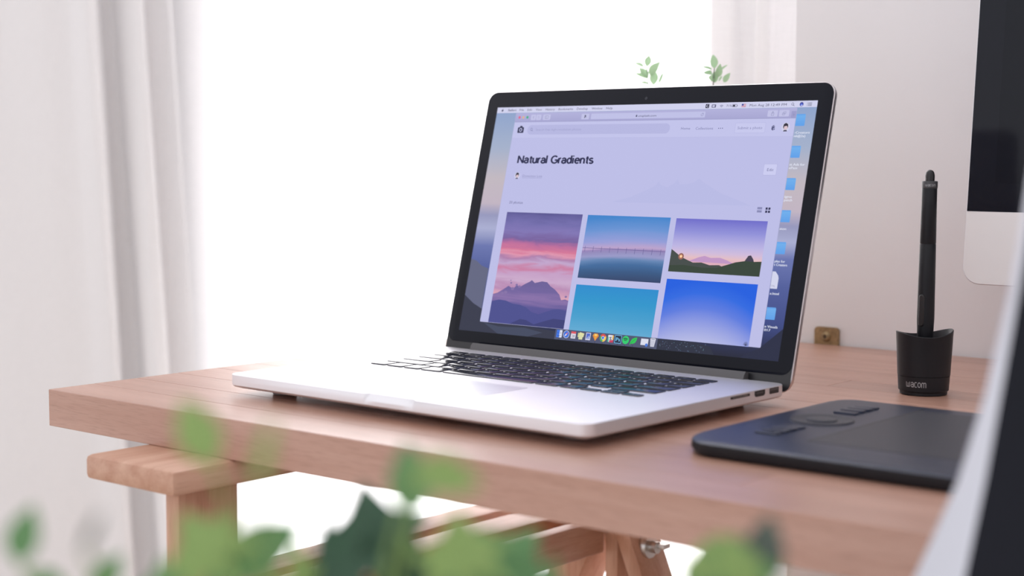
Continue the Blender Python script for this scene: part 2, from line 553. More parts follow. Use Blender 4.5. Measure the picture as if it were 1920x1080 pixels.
leg(0.1995, 0.42, 0.497, 0.545, -0.738, -0.150, 0.018)
leg(0.1700, -0.42, 0.500, 0.548, -0.738, -0.150, 0.040)
leg(0.1995, 0.42, 0.019, 0.060, -0.738, -0.200, 0.018)
leg(0.1700, -0.42, 0.019, 0.060, -0.738, -0.200, 0.040)
bm = bmesh.new()
lathe(bm, [(0.0005, 0.0), (0.012, 0.0), (0.013, 0.002), (0.013, 0.006), (0.0115, 0.0085), (0.006, 0.009), (0.006, 0.016), (0.0005, 0.016)], 24)
bo = obj('bolt', mesh_from_bm(bm, 'bolt', STEEL, 40), tr, (0.2215 - 0.16, 0.520 - 0.24, -0.190 + TZ), (0, math.radians(90), 0), label='round steel bolt head')
obj('bolt_pin', box_mesh('bolt_pin', STEEL, (0.005, 0.012, 0.022), 0.001), bo, (-0.001, 0.006, 0.012))

# ------------------------------------------------------------------ wall bracket
bk = empty('corner_bracket', (0.3225, 0.692, TZ - 0.028), 'small aged brass bracket screwed to the wall at the desk edge', 'bracket')
bm = bmesh.new()
o2 = rr(-0.0135, 0, 0.0135, 0.0455, 0.004, 4)
loft(bm, [[(x, -0.0016, z) for x, z in o2], [(x, 0.0018, z) for x, z in o2]])
obj('plate', mesh_from_bm(bm, 'plate', BRASS, 30), bk)
bm = bmesh.new()
lathe(bm, [(0.0003, 0.0026), (0.0012, 0.0026), (0.0028, 0.0030), (0.0048, 0.0012), (0.0052, 0.0)], 20)
sc = obj('screw', mesh_from_bm(bm, 'screw', BRASS, 50), bk, (0, -0.0016, 0.036), (math.radians(90), 0, 0))
bm = bmesh.new()
bm_box(bm, -0.002, 0.002, -0.0005, 0.0005, 0.0024, 0.0031)
bm_box(bm, -0.0005, 0.0005, -0.002, 0.002, 0.0024, 0.0031)
obj('screw_cross', mesh_from_bm(bm, 'screw_cross', DARK), sc)

# ------------------------------------------------------------------ laptop
LW, LD, LT = 0.3589, 0.2471, 0.0169
lap = empty('laptop', (0.1317, 0.0738, TZ), 'open silver laptop with a lit browser page on its screen', 'laptop', rz=-0.01348)

# base: loops from the top inward edge down and under
def base_outline(inset):
    r = 0.0105
    pts = rr(inset, inset, LW - inset, LD - inset, max(r - inset, 0.003), 6)
    # extra points along the front edge for the thumb scoop (front edge runs from corner 3 end to corner 4 start)
    front = [0.1545, 0.1575, 0.168, 0.180, 0.192, 0.2025, 0.2055]
    k = 3 * 7
    return pts[:k] + [(x, inset) for x in front] + pts[k:]
levels = [(0.0360, 0.0038), (0.0200, 0.0044), (0.0070, 0.0057), (0.0014, 0.0074), (0.0, 0.0088), (0.0, 0.0118), (0.0, 0.0165), (0.0003, LT)]
loops = []
for ins, z in levels:
    lp = []
    for i, (x, y) in enumerate(base_outline(ins)):
        if 22 <= i <= 26 and z > 0.0135:
            y += 0.0038 if z > 0.0166 else 0.0034
        lp.append((x, y, z))
    loops.append(lp)
bm = bmesh.new()
loft(bm, loops)
obj('base', mesh_from_bm(bm, 'base', ALU, 35), lap)

bm = bmesh.new()
o1 = rr(0, 0, 0.1054, 0.0762, 0.0025, 3)
loft(bm, [[(x, y, 0) for x, y in o1], [(x, y, 0.00008) for x, y in o1]])
TRACK = principled('trackpad_glass', (0.80, 0.80, 0.83), 0.38, 0.9)
obj('trackpad', mesh_from_bm(bm, 'trackpad', TRACK, 30), lap, (0.1206, 0.0225, LT))
bm = bmesh.new()
for (x0, x1, y0, y1) in ((-0.0003, 0.1057, -0.0003, 0.0), (-0.0003, 0.1057, 0.0762, 0.0765), (-0.0003, 0, 0, 0.0762), (0.1054, 0.1057, 0, 0.0762)):
    bm_box(bm, x0, x1, y0, y1, -0.0001, 0.00003)
obj('trackpad_seam', mesh_from_bm(bm, 'trackpad_seam', HINGE), lap, (0.1206, 0.0225, LT))

for (x, y) in ((0.030, 0.034), (LW - 0.034, 0.034), (0.032, LD - 0.028), (LW - 0.032, LD - 0.028)):
    bm = bmesh.new()
    lathe(bm, [(0.0080, 0.0), (0.0094, 0.0005), (0.0100, 0.0030), (0.0100, 0.0060)], 24)
    obj('foot', mesh_from_bm(bm, 'foot', RUBBER, 40), lap, (x, y, 0))

# keys
U = 0.01905
GAP = 0.0030
key_cache = {}
def key_mesh(w, h):
    k = (round(w, 5), round(h, 5))
    if k not in key_cache:
        bm = bmesh.new()
        a = rr(-w / 2, -h / 2, w / 2, h / 2, 0.0014, 2)
        b = rr(-w / 2 + .0004, -h / 2 + .0004, w / 2 - .0004, h / 2 - .0004, 0.0012, 2)
        loft(bm, [[(x, y, -0.0004) for x, y in a], [(x, y, 0.0007) for x, y in a], [(x, y, 0.0009) for x, y in b]])
        key_cache[k] = mesh_from_bm(bm, 'key', KEY, 30)
    return key_cache[k]
leg_cache = {}
def legend_mesh(s, size):
    if (s, size) not in leg_cache:
        v, f, w = text_geo(s)
        me = bpy.data.meshes.new('key_legend')
        me.from_pydata([((x - w / 2) * size, (y - 0.5) * size, 0) for x, y in v], [], f)
        me.materials.append(LEGEND)
        leg_cache[(s, size)] = me
    return leg_cache[(s, size)]
KX0, KY0 = 0.0405, 0.1180
def add_key(xu, wu, y, h, s=None, size=0.0026):
    w = wu * U - GAP
    x = KX0 + xu * U + w / 2
    k = obj('key', key_mesh(w, h), lap, (x, y + h / 2, LT))
    if s:
        obj('key_legend', legend_mesh(s, size), k, (0, 0, 0.00093))
KH = 0.0158
def row(y, keys):
    x = 0.0
    for s, w in keys:
        add_key(x, w, y, KH, s, 0.0026 if len(s) == 1 else 0.0014)
        x += w
pit = 0.0190
bot = [('fn', 1), ('control', 1), ('option', 1), ('command', 1.25), ('', 5), ('command', 1.25), ('option', 1)]
x = 0.0
for s, w in bot:
    add_key(x, w, KY0, KH, s or None, 0.0014)
    x += w
hh = 0.0075
add_key(x, 1, KY0, hh, '<', 0.0016)
add_key(x + 1, 1, KY0, hh, 'v', 0.0016)
add_key(x + 1, 1, KY0 + KH - hh, hh, '^', 0.0016)
add_key(x + 2, 1, KY0, hh, '>', 0.0016)
row(KY0 + pit, [('shift', 2.25)] + [(c, 1) for c in 'ZXCVBNM,./'] + [('shift', 2.25)])
row(KY0 + 2 * pit, [('caps lock', 1.75)] + [(c, 1) for c in "ASDFGHJKL;'"] + [('return', 1.75)])
row(KY0 + 3 * pit, [('tab', 1.5)] + [(c, 1) for c in 'QWERTYUIOP[]'] + [('\\', 1)])
row(KY0 + 4 * pit, [(c, 1) for c in '`1234567890-='] + [('delete', 1.5)])
fw = 14.5 / 14
for i, s in enumerate(['esc'] + ['F%d' % k for k in range(1, 13)] + [None]):
    add_key(i * fw, fw, KY0 + 5 * pit + 0.0002, 0.0082, s, 0.0012)

# ports on the right-hand side: proud plates, the shade of the openings painted dark
def side_plate(name, y0, y1, z0, z1, mat, proud, shape=None):
    bm = bmesh.new()
    pts = shape or rr(y0, z0, y1, z1, min(0.0006, (z1 - z0) * 0.45), 2)
    loft(bm, [[(LW - 0.002, y, z) for y, z in pts], [(LW + proud, y, z) for y, z in pts]])
    return obj(name, mesh_from_bm(bm, name, mat), lap)
def side_sub(name, parent, y0, y1, z0, z1, mat, proud):
    bm = bmesh.new()
    bm_box(bm, LW - 0.001, LW + proud, y0, y1, z0, z1)
    obj(name, mesh_from_bm(bm, name, mat), parent)
p = side_plate('card_slot', 0.1680, 0.1940, 0.0137, 0.0156, DARK, 0.00005)
side_sub('slot_spring', p, 0.1705, 0.1915, 0.0146, 0.0149, STEEL, 0.0001)
p = side_plate('hdmi_port', 0, 0, 0, 0, DARK, 0.00005, [(0.2005, 0.0130), (0.2025, 0.0118), (0.2130, 0.0118), (0.2150, 0.0130), (0.2150, 0.0163), (0.2005, 0.0163)])
side_sub('contact_tongue', p, 0.2030, 0.2125, 0.0141, 0.0150, HINGE, 0.0001)
p = side_plate('usb_port', 0.2212, 0.2344, 0.0118, 0.0163, DARK, 0.00005)
side_sub('contact_tongue', p, 0.2222, 0.2334, 0.0143, 0.0158, HINGE, 0.0001)

# lid: everything below sits in the plane of the glass, origin at the middle of the lit area
LEAN = 0.25764
PT = 0.3317 / 1440
HY, HZ = 0.25593, 0.03188
lid_loc = (LW / 2, HY + 0.10365 * math.sin(LEAN), HZ + 0.10365 * math.cos(LEAN))
lid_rot = (math.pi / 2 - LEAN, 0, 0)
hw = LW / 2
VTOP, VBOT = 0.10365 + 0.0153, -0.10365 - 0.0235
bm = bmesh.new()
def lidloop(ins, z):
    return [(x, y, z) for x, y in rr(-hw + ins, VBOT + ins, hw - ins, VTOP - ins, 0.0110 - ins, 7)]
loft(bm, [lidloop(0.0016, -0.0056), lidloop(0.0005, -0.0052), lidloop(0, -0.0042), lidloop(0, -0.0010), lidloop(0.0006, -0.0003)])
obj('lid', mesh_from_bm(bm, 'lid', ALU_LID, 35), lap, lid_loc, lid_rot)
bm = bmesh.new()
def glassloop(ins, z, v0):
    return [(x, y, z) for x, y in rr(-hw + ins, v0, hw - ins, VTOP - ins, 0.0104 - ins, 7)]
loft(bm, [glassloop(0.0008, -0.0006, -0.10365 - 0.0103), glassloop(0.0008, 0.0001, -0.10365 - 0.0103), glassloop(0.0012, 0.00025, -0.10365 - 0.0100)])
obj('bezel_glass', mesh_from_bm(bm, 'bezel_glass', GLASSBLK, 35), lap, lid_loc, lid_rot)
bm = bmesh.new()
o1 = rr(-hw + 0.0008, VBOT + 0.0008, hw - 0.0008, -0.10365 + 0.004, 0.006, 5)
loft(bm, [[(x, y, -0.0006) for x, y in o1], [(x, y, -0.0001) for x, y in o1]])
obj('lower_trim', mesh_from_bm(bm, 'lower_trim', principled('trim_black', (0.014, 0.014, 0.017), 0.35), 35), lap, lid_loc, lid_rot)
# clutch cover between the lid and the keyboard deck
bm = bmesh.new()
prof = [(0.2440, LT - 0.0002), (0.2452, LT + 0.0035), (0.2478, LT + 0.0058), (0.2515, LT + 0.0048), (0.2520, LT - 0.0030), (0.2475, LT - 0.0050)]
hx = 0.1420
loft(bm, [[(LW / 2 - hx, y, z) for y, z in prof], [(LW / 2 + hx, y, z) for y, z in prof]])
obj('hinge_cover', mesh_from_bm(bm, 'hinge_cover', HINGE, 40), lap)

# ------------------------------------------------------------------ lit screen
_ui = {}
def ui(c, name='screen_ink'):
    """a lit pixel colour behind glossy glass"""
    if c not in _ui:
        m = bpy.data.materials.new(name)
        m.use_nodes = True
        b = m.node_tree.nodes['Principled BSDF']
        b.inputs['Base Color'].default_value = (0.004, 0.004, 0.006, 1)
        b.inputs['Roughness'].default_value = 0.1
        b.inputs['Specular IOR Level'].default_value = 0.22
        b.inputs['Emission Color'].default_value = (*lin(c), 1)
        b.inputs['Emission Strength'].default_value = 0.94
        _ui[c] = m
    return _ui[c]

def ui_ramp(name, stops, streak=0.0, horiz=0.0, seed=0.0, radial=None):
    """a photograph shown on the screen: vertical colour stops, v = 0 at the top"""
    m = bpy.data.materials.new(name)
    m.use_nodes = True
    nt = m.node_tree
    b = nt.nodes['Principled BSDF']
    b.inputs['Base Color'].default_value = (0.004, 0.004, 0.006, 1)
    b.inputs['Roughness'].default_value = 0.1
    b.inputs['Specular IOR Level'].default_value = 0.22
    b.inputs['Emission Strength'].default_value = 0.94
    uv = nt.nodes.new('ShaderNodeUVMap')
    sp = nt.nodes.new('ShaderNodeSeparateXYZ')
    nt.links.new(uv.outputs[0], sp.inputs[0])
    last = sp.outputs[1]
    if radial:
        cx, amt = radial
        s1 = nt.nodes.new('ShaderNodeMath'); s1.operation = 'SUBTRACT'; s1.inputs[1].default_value = cx
        nt.links.new(sp.outputs[0], s1.inputs[0])
        s2 = nt.nodes.new('ShaderNodeMath'); s2.operation = 'POWER'; s2.inputs[1].default_value = 2
        s0 = nt.nodes.new('ShaderNodeMath'); s0.operation = 'ABSOLUTE'
        nt.links.new(s1.outputs[0], s0.inputs[0])
        nt.links.new(s0.outputs[0], s2.inputs[0])
        s3 = nt.nodes.new('ShaderNodeMath'); s3.operation = 'MULTIPLY_ADD'; s3.inputs[1].default_value = -amt
        nt.links.new(s2.outputs[0], s3.inputs[0])
        nt.links.new(last, s3.inputs[2])
        last = s3.outputs[0]
    if streak > 0:
        mp = nt.nodes.new('ShaderNodeMapping')
        mp.inputs['Scale'].default_value = (1.6, 9.0, 1)
        mp.inputs['Location'].default_value = (seed, seed * 2, 0)
        n = nt.nodes.new('ShaderNodeTexNoise')
        n.inputs['Scale'].default_value = 1.2
        n.inputs['Detail'].default_value = 5
        n.inputs['Distortion'].default_value = 0.8
        nt.links.new(uv.outputs[0], mp.inputs[0])
        nt.links.new(mp.outputs[0], n.inputs['Vector'])
        s = nt.nodes.new('ShaderNodeMath'); s.operation = 'SUBTRACT'; s.inputs[1].default_value = 0.5
        nt.links.new(n.outputs['Fac'], s.inputs[0])
        ma = nt.nodes.new('ShaderNodeMath'); ma.operation = 'MULTIPLY_ADD'; ma.inputs[1].default_value = streak
        nt.links.new(s.outputs[0], ma.inputs[0])
        nt.links.new(last, ma.inputs[2])
        last = ma.outputs[0]
    r = nt.nodes.new('ShaderNodeValToRGB')
    while len(r.color_ramp.elements) < len(stops):
        r.color_ramp.elements.new(0.5)
    for e, (p, c) in zip(r.color_ramp.elements, stops):
        e.position = p
        e.color = (*lin(c), 1)
    nt.links.new(last, r.inputs['Fac'])
    nt.links.new(r.outputs['Color'], b.inputs['Emission Color'])
    return m

class Flat:
    """flat print on the display, in points of the 1440 x 900 desktop, y downwards; z counts layers"""
    def __init__(self):
        self.v, self.f, self.mi, self.mats, self.uv = [], [], [], [], []
    def _m(self, mat):
        if isinstance(mat, tuple):
            mat = ui(mat)
        if mat not in self.mats:
            self.mats.append(mat)
        return self.mats.index(mat)
    def poly(self, pts, mat, z, uvbox=None):
        k = len(self.v)
        for x, y in pts:
            self.v.append(((x - 720) * PT, (450 - y) * PT, 0.00025 + z * 0.00003))
            if uvbox:
                x0, y0, x1, y1 = uvbox
                self.uv.append(((x - x0) / (x1 - x0), (y - y0) / (y1 - y0)))
            else:
                self.uv.append((0, 0))
        self.f.append(tuple(range(k, k + len(pts))))
        self.mi.append(self._m(mat))
        return self
    def rect(self, x0, y0, x1, y1, mat, z, r=0):
        pts = rr(x0, y0, x1, y1, r, 4) if r else [(x0, y0), (x1, y0), (x1, y1), (x0, y1)]
        return self.poly(pts, mat, z, (x0, y0, x1, y1))
    def disc(self, cx, cy, rad, mat, z, n=18, sy=1.0):
        return self.poly([(cx + rad * math.cos(2 * math.pi * k / n), cy + sy * rad * math.sin(2 * math.pi * k / n)) for k in range(n)], mat, z)
    def line(self, x0, y0, x1, y1, w, mat, z):
        d = math.hypot(x1 - x0, y1 - y0)
        nx, ny = -(y1 - y0) / d * w / 2, (x1 - x0) / d * w / 2
        return self.poly([(x0 + nx, y0 + ny), (x1 + nx, y1 + ny), (x1 - nx, y1 - ny), (x0 - nx, y0 - ny)], mat, z)
    def arc(self, cx, cy, rad, a0, a1, w, mat, z, n=12):
        P = []
        for sgn, rng in ((1, range(n + 1)), (-1, range(n, -1, -1))):
            for k in rng:
                a = math.radians(a0 + (a1 - a0) * k / n)
                P.append((cx + (rad + sgn * w / 2) * math.cos(a), cy + (rad + sgn * w / 2) * math.sin(a)))
        for k in range(n):
            self.poly([P[k], P[k + 1], P[2 * n - k], P[2 * n + 1 - k]], mat, z)
        return self
    def frame(self, x0, y0, x1, y1, w, mat, z):
        for b in ((x0, y0, x1, y0 + w), (x0, y1 - w, x1, y1), (x0, y0 + w, x0 + w, y1 - w), (x1 - w, y0 + w, x1, y1 - w)):
            self.rect(*b, mat, z)
        return self
    def text(self, s, x0, x1, base, cap, mat, z, bold=0.0, stroke=0.0):
        v, f, w = text_geo(s) if not stroke else stroke_geo(s, stroke)
        sx = (x1 - x0) / w
        offs = [0.0] if bold == 0 else [-bold, 0.0, bold]
        m = self._m(mat)
        for q, o in enumerate(offs):
            k = len(self.v)
            for x, y in v:
                self.v.append(((x0 + x * sx + o - 720) * PT, (450 - base + y * cap) * PT, 0.00025 + (z + 0.2 * q) * 0.00003))
                self.uv.append((0, 0))
            for face in f:
                self.f.append(tuple(k + i for i in face))
                self.mi.append(m)
        return self
    def build(self, name, parent, label=None):
        me = bpy.data.meshes.new(name)
        me.from_pydata(self.v, [], self.f)
        for m in self.mats:
            me.materials.append(m)
        for p, i in zip(me.polygons, self.mi):
            p.material_index = i
        ul = me.uv_layers.new(name='UVMap')
        for l in me.loops:
            ul.data[l.index].uv = self.uv[l.vertex_index]
        return obj(name, me, parent, label=label)

DESKTOP = ui_ramp('desktop_picture', [(0, (140, 163, 205)), (0.18, (165, 178, 205)), (0.32, (196, 186, 194)), (0.43, (196, 182, 196)), (0.49, (150, 152, 190)),
                                      (0.545, (172, 176, 212)), (0.62, (104, 116, 176)), (0.72, (78, 92, 156)), (0.86, (56, 70, 132)), (0.95, (32, 40, 78)), (1, (22, 26, 48))], 0.03, seed=3)
fl = Flat()
fl.rect(0, 0, 1440, 900, DESKTOP, 0.25)
fl.poly([(0, 615), (30, 622), (60, 640), (98, 650), (98, 900), (0, 900)], (96, 100, 128), 0.45)
fl.poly([(0, 760), (50, 790), (100, 810), (180, 845), (260, 858), (480, 870), (480, 900), (0, 900)], (44, 48, 68), 0.6)
fl.poly([(120, 862), (200, 872), (330, 868), (420, 880), (350, 900), (200, 900)], (60, 68, 92), 0.9)
fl.poly([(930, 862), (1100, 862), (1165, 872), (1185, 900), (930, 900)], (34, 40, 60), 0.6)
for k in range(60):
    a, b = 950 + random.random() * 200, 866 + random.random() * 30
    fl.disc(a, b, 0.8 + random.random() * 1.3, (70 + random.randint(0, 30), 90 + random.randint(0, 30), 130), 0.9, 5)
fl.poly([(1320, 880), (1360, 862), (1440, 790), (1440, 900), (1290, 900)], (28, 34, 62), 0.6)
disp = fl.build('display', lap, label='lit screen showing a web browser over a mountain wallpaper')
disp.location = lid_loc
disp.rotation_euler = lid_rot

INK = (74, 76, 108)
SOFT = (140, 141, 184)
# menu bar
Flat().rect(0, 0, 1440, 23, (212, 213, 241), 1).build('menu_bar', disp)
fl = Flat()
fl.disc(27, 13, 4.2, INK, 2, 14).disc(29.5, 12.4, 3.6, INK, 2.2, 14).disc(32.2, 10.6, 1.6, (212, 213, 241), 2.6, 10).poly([(28, 8.5), (29, 5.6), (31, 4.6), (30.4, 7.4)], INK, 2.2)
fl.build('menu_mark', disp)
for s, a, b, bold in (('Safari', 56.7, 98, .35), ('File', 116, 138, 0), ('Edit', 156.5, 180, 0), ('View', 199, 230, 0), ('History', 248.6, 294, 0), ('Bookmarks', 312.4, 384, 0),
                      ('Develop', 402.6, 455, 0), ('Window', 473.4, 525, 0), ('Help', 542.7, 572.4, 0)):
    Flat().text(s, a, b, 16, 8.6, INK, 2, bold).build('menu_word', disp)
Flat().text('71%', 1076, 1099, 16.2, 7.4, INK, 2).build('menu_word', disp)
Flat().text('Mon Aug 28', 1172, 1251, 16.8, 8.8, INK, 2).text('12:49 PM', 1259, 1320.5, 16.8, 8.8, INK, 2).build('clock_text', disp)
Flat().rect(988, 4.5, 1003, 19.5, (40, 42, 66), 2, 2).text('C', 991.5, 1000, 16.4, 9, (212, 213, 241), 3, .5).rect(998, 8, 1003, 13, (40, 42, 66), 3.6).build('menu_icon', disp)
Flat().rect(1014, 6.5, 1032, 18, (96, 98, 130), 2, 2).rect(1017, 8.5, 1027, 16, (200, 201, 232), 3, 1).build('menu_icon', disp)
fl = Flat()
for r in (3.2, 6.4, 9.6):
    fl.arc(1055.5, 19, r, 225, 315, 1.5, (96, 98, 140), 2)
fl.build('wireless_icon', disp)
Flat().frame(1101, 7.6, 1120, 17.4, 1.2, INK, 2).rect(1103, 9.4, 1112, 15.6, (40, 42, 60), 2).rect(1120.6, 10.6, 1122.4, 14.4, INK, 2).build('battery_icon', disp)
fl = Flat().rect(1139, 6.6, 1157, 18.6, (226, 214, 230), 2)
for k in range(4):
    fl.rect(1139, 6.6 + k * 3.4, 1157, 8.3 + k * 3.4, (196, 110, 140), 2.6)
fl.rect(1139, 6.6, 1147, 13, (74, 84, 160), 3.2).build('flag_icon', disp)
Flat().arc(1344, 11, 4.2, 0, 360, 1.4, INK, 2, 18).line(1347, 14.2, 1351.5, 18.4, 1.7, INK, 2).build('search_icon', disp)
Flat().disc(1379, 12.4, 7.6, (60, 66, 150), 2).disc(1379, 14.4, 5, (86, 110, 220), 2.6).disc(1380, 16.4, 3.2, (206, 210, 245), 3.2, 12, .6).build('assistant_icon', disp)
fl = Flat()
for k in range(3):
    fl.rect(1403, 7.4 + k * 4.6, 1419, 9.2 + k * 4.6, INK, 2).rect(1399, 7.4 + k * 4.6, 1401, 9.2 + k * 4.6, INK, 2)
fl.build('list_icon', disp)

# browser window
PAGE = (191, 192, 234)
fl = Flat()
fl.rect(101, 24, 1365, 860, (176, 178, 216), 1.0, 4)
fl.rect(102, 126, 1364, 859.5, PAGE, 1.6)
fl.rect(102, 62, 1364, 126, (197, 198, 238), 1.6)
fl.rect(102, 24.6, 1364, 61, ui_ramp('toolbar_tint', [(0, (180, 179, 222)), (1, (168, 167, 212))]), 1.6)
fl.rect(102, 60.4, 1364, 61.4, (150, 150, 194), 2.2)
fl.rect(102, 125.4, 1364, 126.4, (186, 187, 229), 2.2)
fl.poly([(640, 372), (720, 352), (800, 320), (826, 306), (838, 290), (850, 305), (880, 312), (905, 298), (918, 282), (932, 300), (960, 300), (990, 292), (1012, 278), (1030, 292), (1060, 306),
         (1110, 330), (1180, 352), (1240, 372)], (187, 189, 232), 2.2)
fl.build('browser_window', disp)
LIGHTB = (196, 196, 233)
for x, c in ((122.5, (226, 104, 140)), (142, (226, 180, 150)), (162.7, (72, 176, 140))):
    Flat().disc(x, 42.2, 5.6, c, 3, 16).build('window_button', disp)
Flat().rect(181, 32, 206, 54, LIGHTB, 3, 3).rect(208, 32, 233, 54, LIGHTB, 3, 3).line(196, 38.5, 191.5, 43, 1.5, SOFT, 4).line(191.5, 43, 196, 47.5, 1.5, SOFT, 4).line(218, 38.5, 222.5, 43, 1.5, (170, 170, 212), 4).line(222.5, 43, 218, 47.5, 1.5, (170, 170, 212), 4).build('arrow_buttons', disp)
Flat().rect(242, 32, 279, 54, LIGHTB, 3, 3).frame(252, 37, 269, 49, 1.2, SOFT, 4).rect(257.4, 37, 258.6, 49, SOFT, 4.4).build('sidebar_button', disp)
Flat().rect(431, 32, 468, 54, LIGHTB, 3, 3).line(446, 38, 453.5, 40, 3, INK, 4).line(449, 38, 447, 49, 3.4, INK, 4.6).line(449, 43, 455, 45, 2.4, INK, 5).build('extension_button', disp)
Flat().rect(477, 32, 992, 54, (194, 195, 234), 3, 3).build('address_bar', disp)
Flat().rect(686.5, 41.5, 692.5, 47.5, INK, 4).arc(689.5, 41.5, 2.2, 180, 360, 1, INK, 4).text('unsplash.com', 697, 779, 47.6, 7.6, INK, 4).build('address_text', disp)
Flat().arc(979, 43.6, 4.6, -40, 250, 1.3, SOFT, 4).poly([(980, 36), (985, 39), (980.5, 42)], SOFT, 4.4).build('reload_icon', disp)
Flat().rect(1250, 32, 1290, 55, LIGHTB, 3, 3).frame(1265, 41, 1276, 51, 1.2, SOFT, 4).line(1270.5, 36, 1270.5, 46, 1.3, SOFT, 4.4).line(1267.5, 39, 1270.5, 36, 1.2, SOFT, 4.8).line(1273.5, 39, 1270.5, 36, 1.2, SOFT, 4.8).build('share_button', disp)
Flat().rect(1296, 32, 1336, 55, LIGHTB, 3, 3).frame(1309, 42, 1319, 50, 1.2, SOFT, 4).frame(1313, 37.5, 1323, 45.5, 1.2, SOFT, 4.6).build('tabs_button', disp)
Flat().rect(1345, 36, 1364, 61, (158, 157, 204), 3).line(1350, 49, 1359, 49, 1.2, SOFT, 4).line(1354.5, 44.5, 1354.5, 53.5, 1.2, SOFT, 4.4).build('new_tab_button', disp)

# page header
DK = (48, 50, 84)
Flat().rect(124, 82, 155, 105, DK, 3, 3).poly([(132, 83), (135, 76.5), (145, 76.5), (148, 83)], DK, 3.2).disc(139.5, 93, 7.4, (197, 198, 238), 4).disc(139.5, 93, 4.4, DK, 5).build('camera_logo', disp)
Flat().rect(174, 74, 848, 112, (184, 185, 228), 3, 18).build('search_field', disp)
Flat().arc(194, 91, 5, 0, 360, 1.5, (118, 120, 166), 4, 18).line(197.6, 94.8, 201.5, 98.8, 1.7, (118, 120, 166), 4).build('search_icon', disp)
Flat().text('Search free high-resolution photos', 217, 440, 96.8, 8.4, (158, 159, 204), 4).build('search_hint', disp)
Flat().text('Home', 897.5, 937, 98.3, 9.4, (124, 126, 172), 3).build('page_link', disp)
Flat().text('Collections', 960.7, 1034.7, 98.8, 9.4, (124, 126, 172), 3).build('page_link', disp)
fl = Flat()
for k in (-8, 0, 8):
    fl.disc(1066.2 + k, 94.4, 2.0, (100, 102, 148), 3, 10)
fl.build('more_dots', disp)
Flat().rect(1126, 75, 1250, 113, (184, 185, 228), 3, 3).rect(1127.2, 76.2, 1248.8, 111.8, (202, 203, 241), 3.6, 3).text('Submit a photo', 1137, 1237.5, 98.6, 9.4, (128, 130, 178), 4.4).build('submit_button', disp)
fl = Flat().disc(1281, 97.5, 6.6, (86, 88, 130), 3, 14)
for k, h in ((-4.4, 6), (-1.6, 9), (1.4, 10), (4.4, 7)):
    fl.line(1281 + k, 98, 1281 + k * 1.1, 98 - h - 3, 2.4, (86, 88, 130), 3.4 + k * 0.02)
fl.disc(1285.6, 99.5, 4.2, (190, 191, 232), 4, 12).disc(1285.6, 99.5, 2.8, (110, 112, 154), 4.4, 12)
fl.build('hand_icon', disp)
def avatar(cx, cy, r, name):
    Flat().disc(cx, cy, r, (212, 212, 238), 3, 22).disc(cx, cy - r * 0.12, r * 0.62, (46, 40, 58), 3.6, 18).disc(cx + r * .05, cy + r * 0.12, r * 0.46, (222, 196, 206), 4.2, 16).poly(
        [(cx - r * .62, cy - r * .1), (cx - r * .5, cy - r * .7), (cx, cy - r * .95), (cx + r * .55, cy - r * .66), (cx + r * .6, cy - r * .1), (cx + r * .3, cy - r * .3), (cx - r * .2, cy - r * .22)], (40, 34, 52), 4.8).poly(
        [(cx - r * .5, cy + r * .95), (cx - r * .3, cy + r * .62), (cx + r * .35, cy + r * .62), (cx + r * .5, cy + r * .95)], (70, 66, 90), 4.4).build(name, disp)
avatar(1330, 93, 16, 'profile_picture')
# heading block
Flat().text('Natural Gradients', 149.5, 525.4, 226.8, 30, (40, 42, 80), 3, 0.0, 0.205).build('heading_text', disp)
avatar(162.2, 277, 13.5, 'profile_picture')
Flat().text('Domenico Loia', 189.5, 288.2, 282.5, 9.6, (140, 141, 186), 3).rect(189.5, 285.2, 288.2, 286.2, (150, 151, 196), 3).build('author_text', disp)
Flat().rect(1268, 223, 1321, 264, (180, 181, 224), 3, 3).rect(1269.2, 224.2, 1319.8, 262.4, (206, 207, 244), 3.6, 3).text('Edit', 1283.2, 1308.7, 248.7, 9.8, (108, 110, 156), 4.4).build('edit_button', disp)
Flat().text('33 photos', 146, 214.4, 388.6, 10, (88, 90, 136), 3).build('count_text', disp)
Flat().rect(1268, 376, 1287, 384, (138, 140, 184), 3).rect(1268, 387, 1287, 395, (138, 140, 184), 3).build('list_view_icon', disp)
fl = Flat()
for a in (1301, 1312):
    for b in (376.5, 387.5):
        fl.rect(a, b, a + 8, b + 8, (38, 40, 78), 3)
fl.build('grid_view_icon', disp)

# the five photographs
X0, X1 = 143.5, 516.5
fl = Flat().rect(X0, 422.6, X1, 859, ui_ramp('sunset_clouds', [(0, (86, 82, 146)), (0.10, (112, 106, 172)), (0.17, (128, 116, 182)), (0.235, (118, 94, 158)), (0.28, (188, 106, 156)), (0.34, (216, 118, 152)),
       (0.375, (226, 150, 176)), (0.41, (176, 126, 172)), (0.45, (196, 168, 208)), (0.49, (204, 126, 164)), (0.54, (200, 160, 200)), (0.60, (206, 172, 206)), (0.66, (188, 140, 182)), (0.72, (214, 160, 186)), (0.80, (230, 170, 176))], 0.16, seed=5), 3)
fl.poly([(X0, 748), (165, 742), (190, 728), (215, 712), (240, 722), (255, 708), (275, 712), (300, 698), (318, 690), (326, 684), (342, 694), (360, 690), (376, 686), (402, 688), (420, 702), (445, 714), (470, 732), (482, 752), (500, 748), (X1, 752), (X1, 859), (X0, 859)],
        ui_ramp('rock_face', [(0, (104, 92, 150)), (0.25, (112, 96, 158)), (0.42, (138, 112, 170)), (0.6, (88, 82, 150)), (1, (70, 72, 140))], 0.3, seed=1.7), 3.6)
fl.uv[-22:] = [((q[0] / PT + 720 - X0) / 373, (450 - q[1] / PT - 684) / 175) for q in fl.v[-22:]]
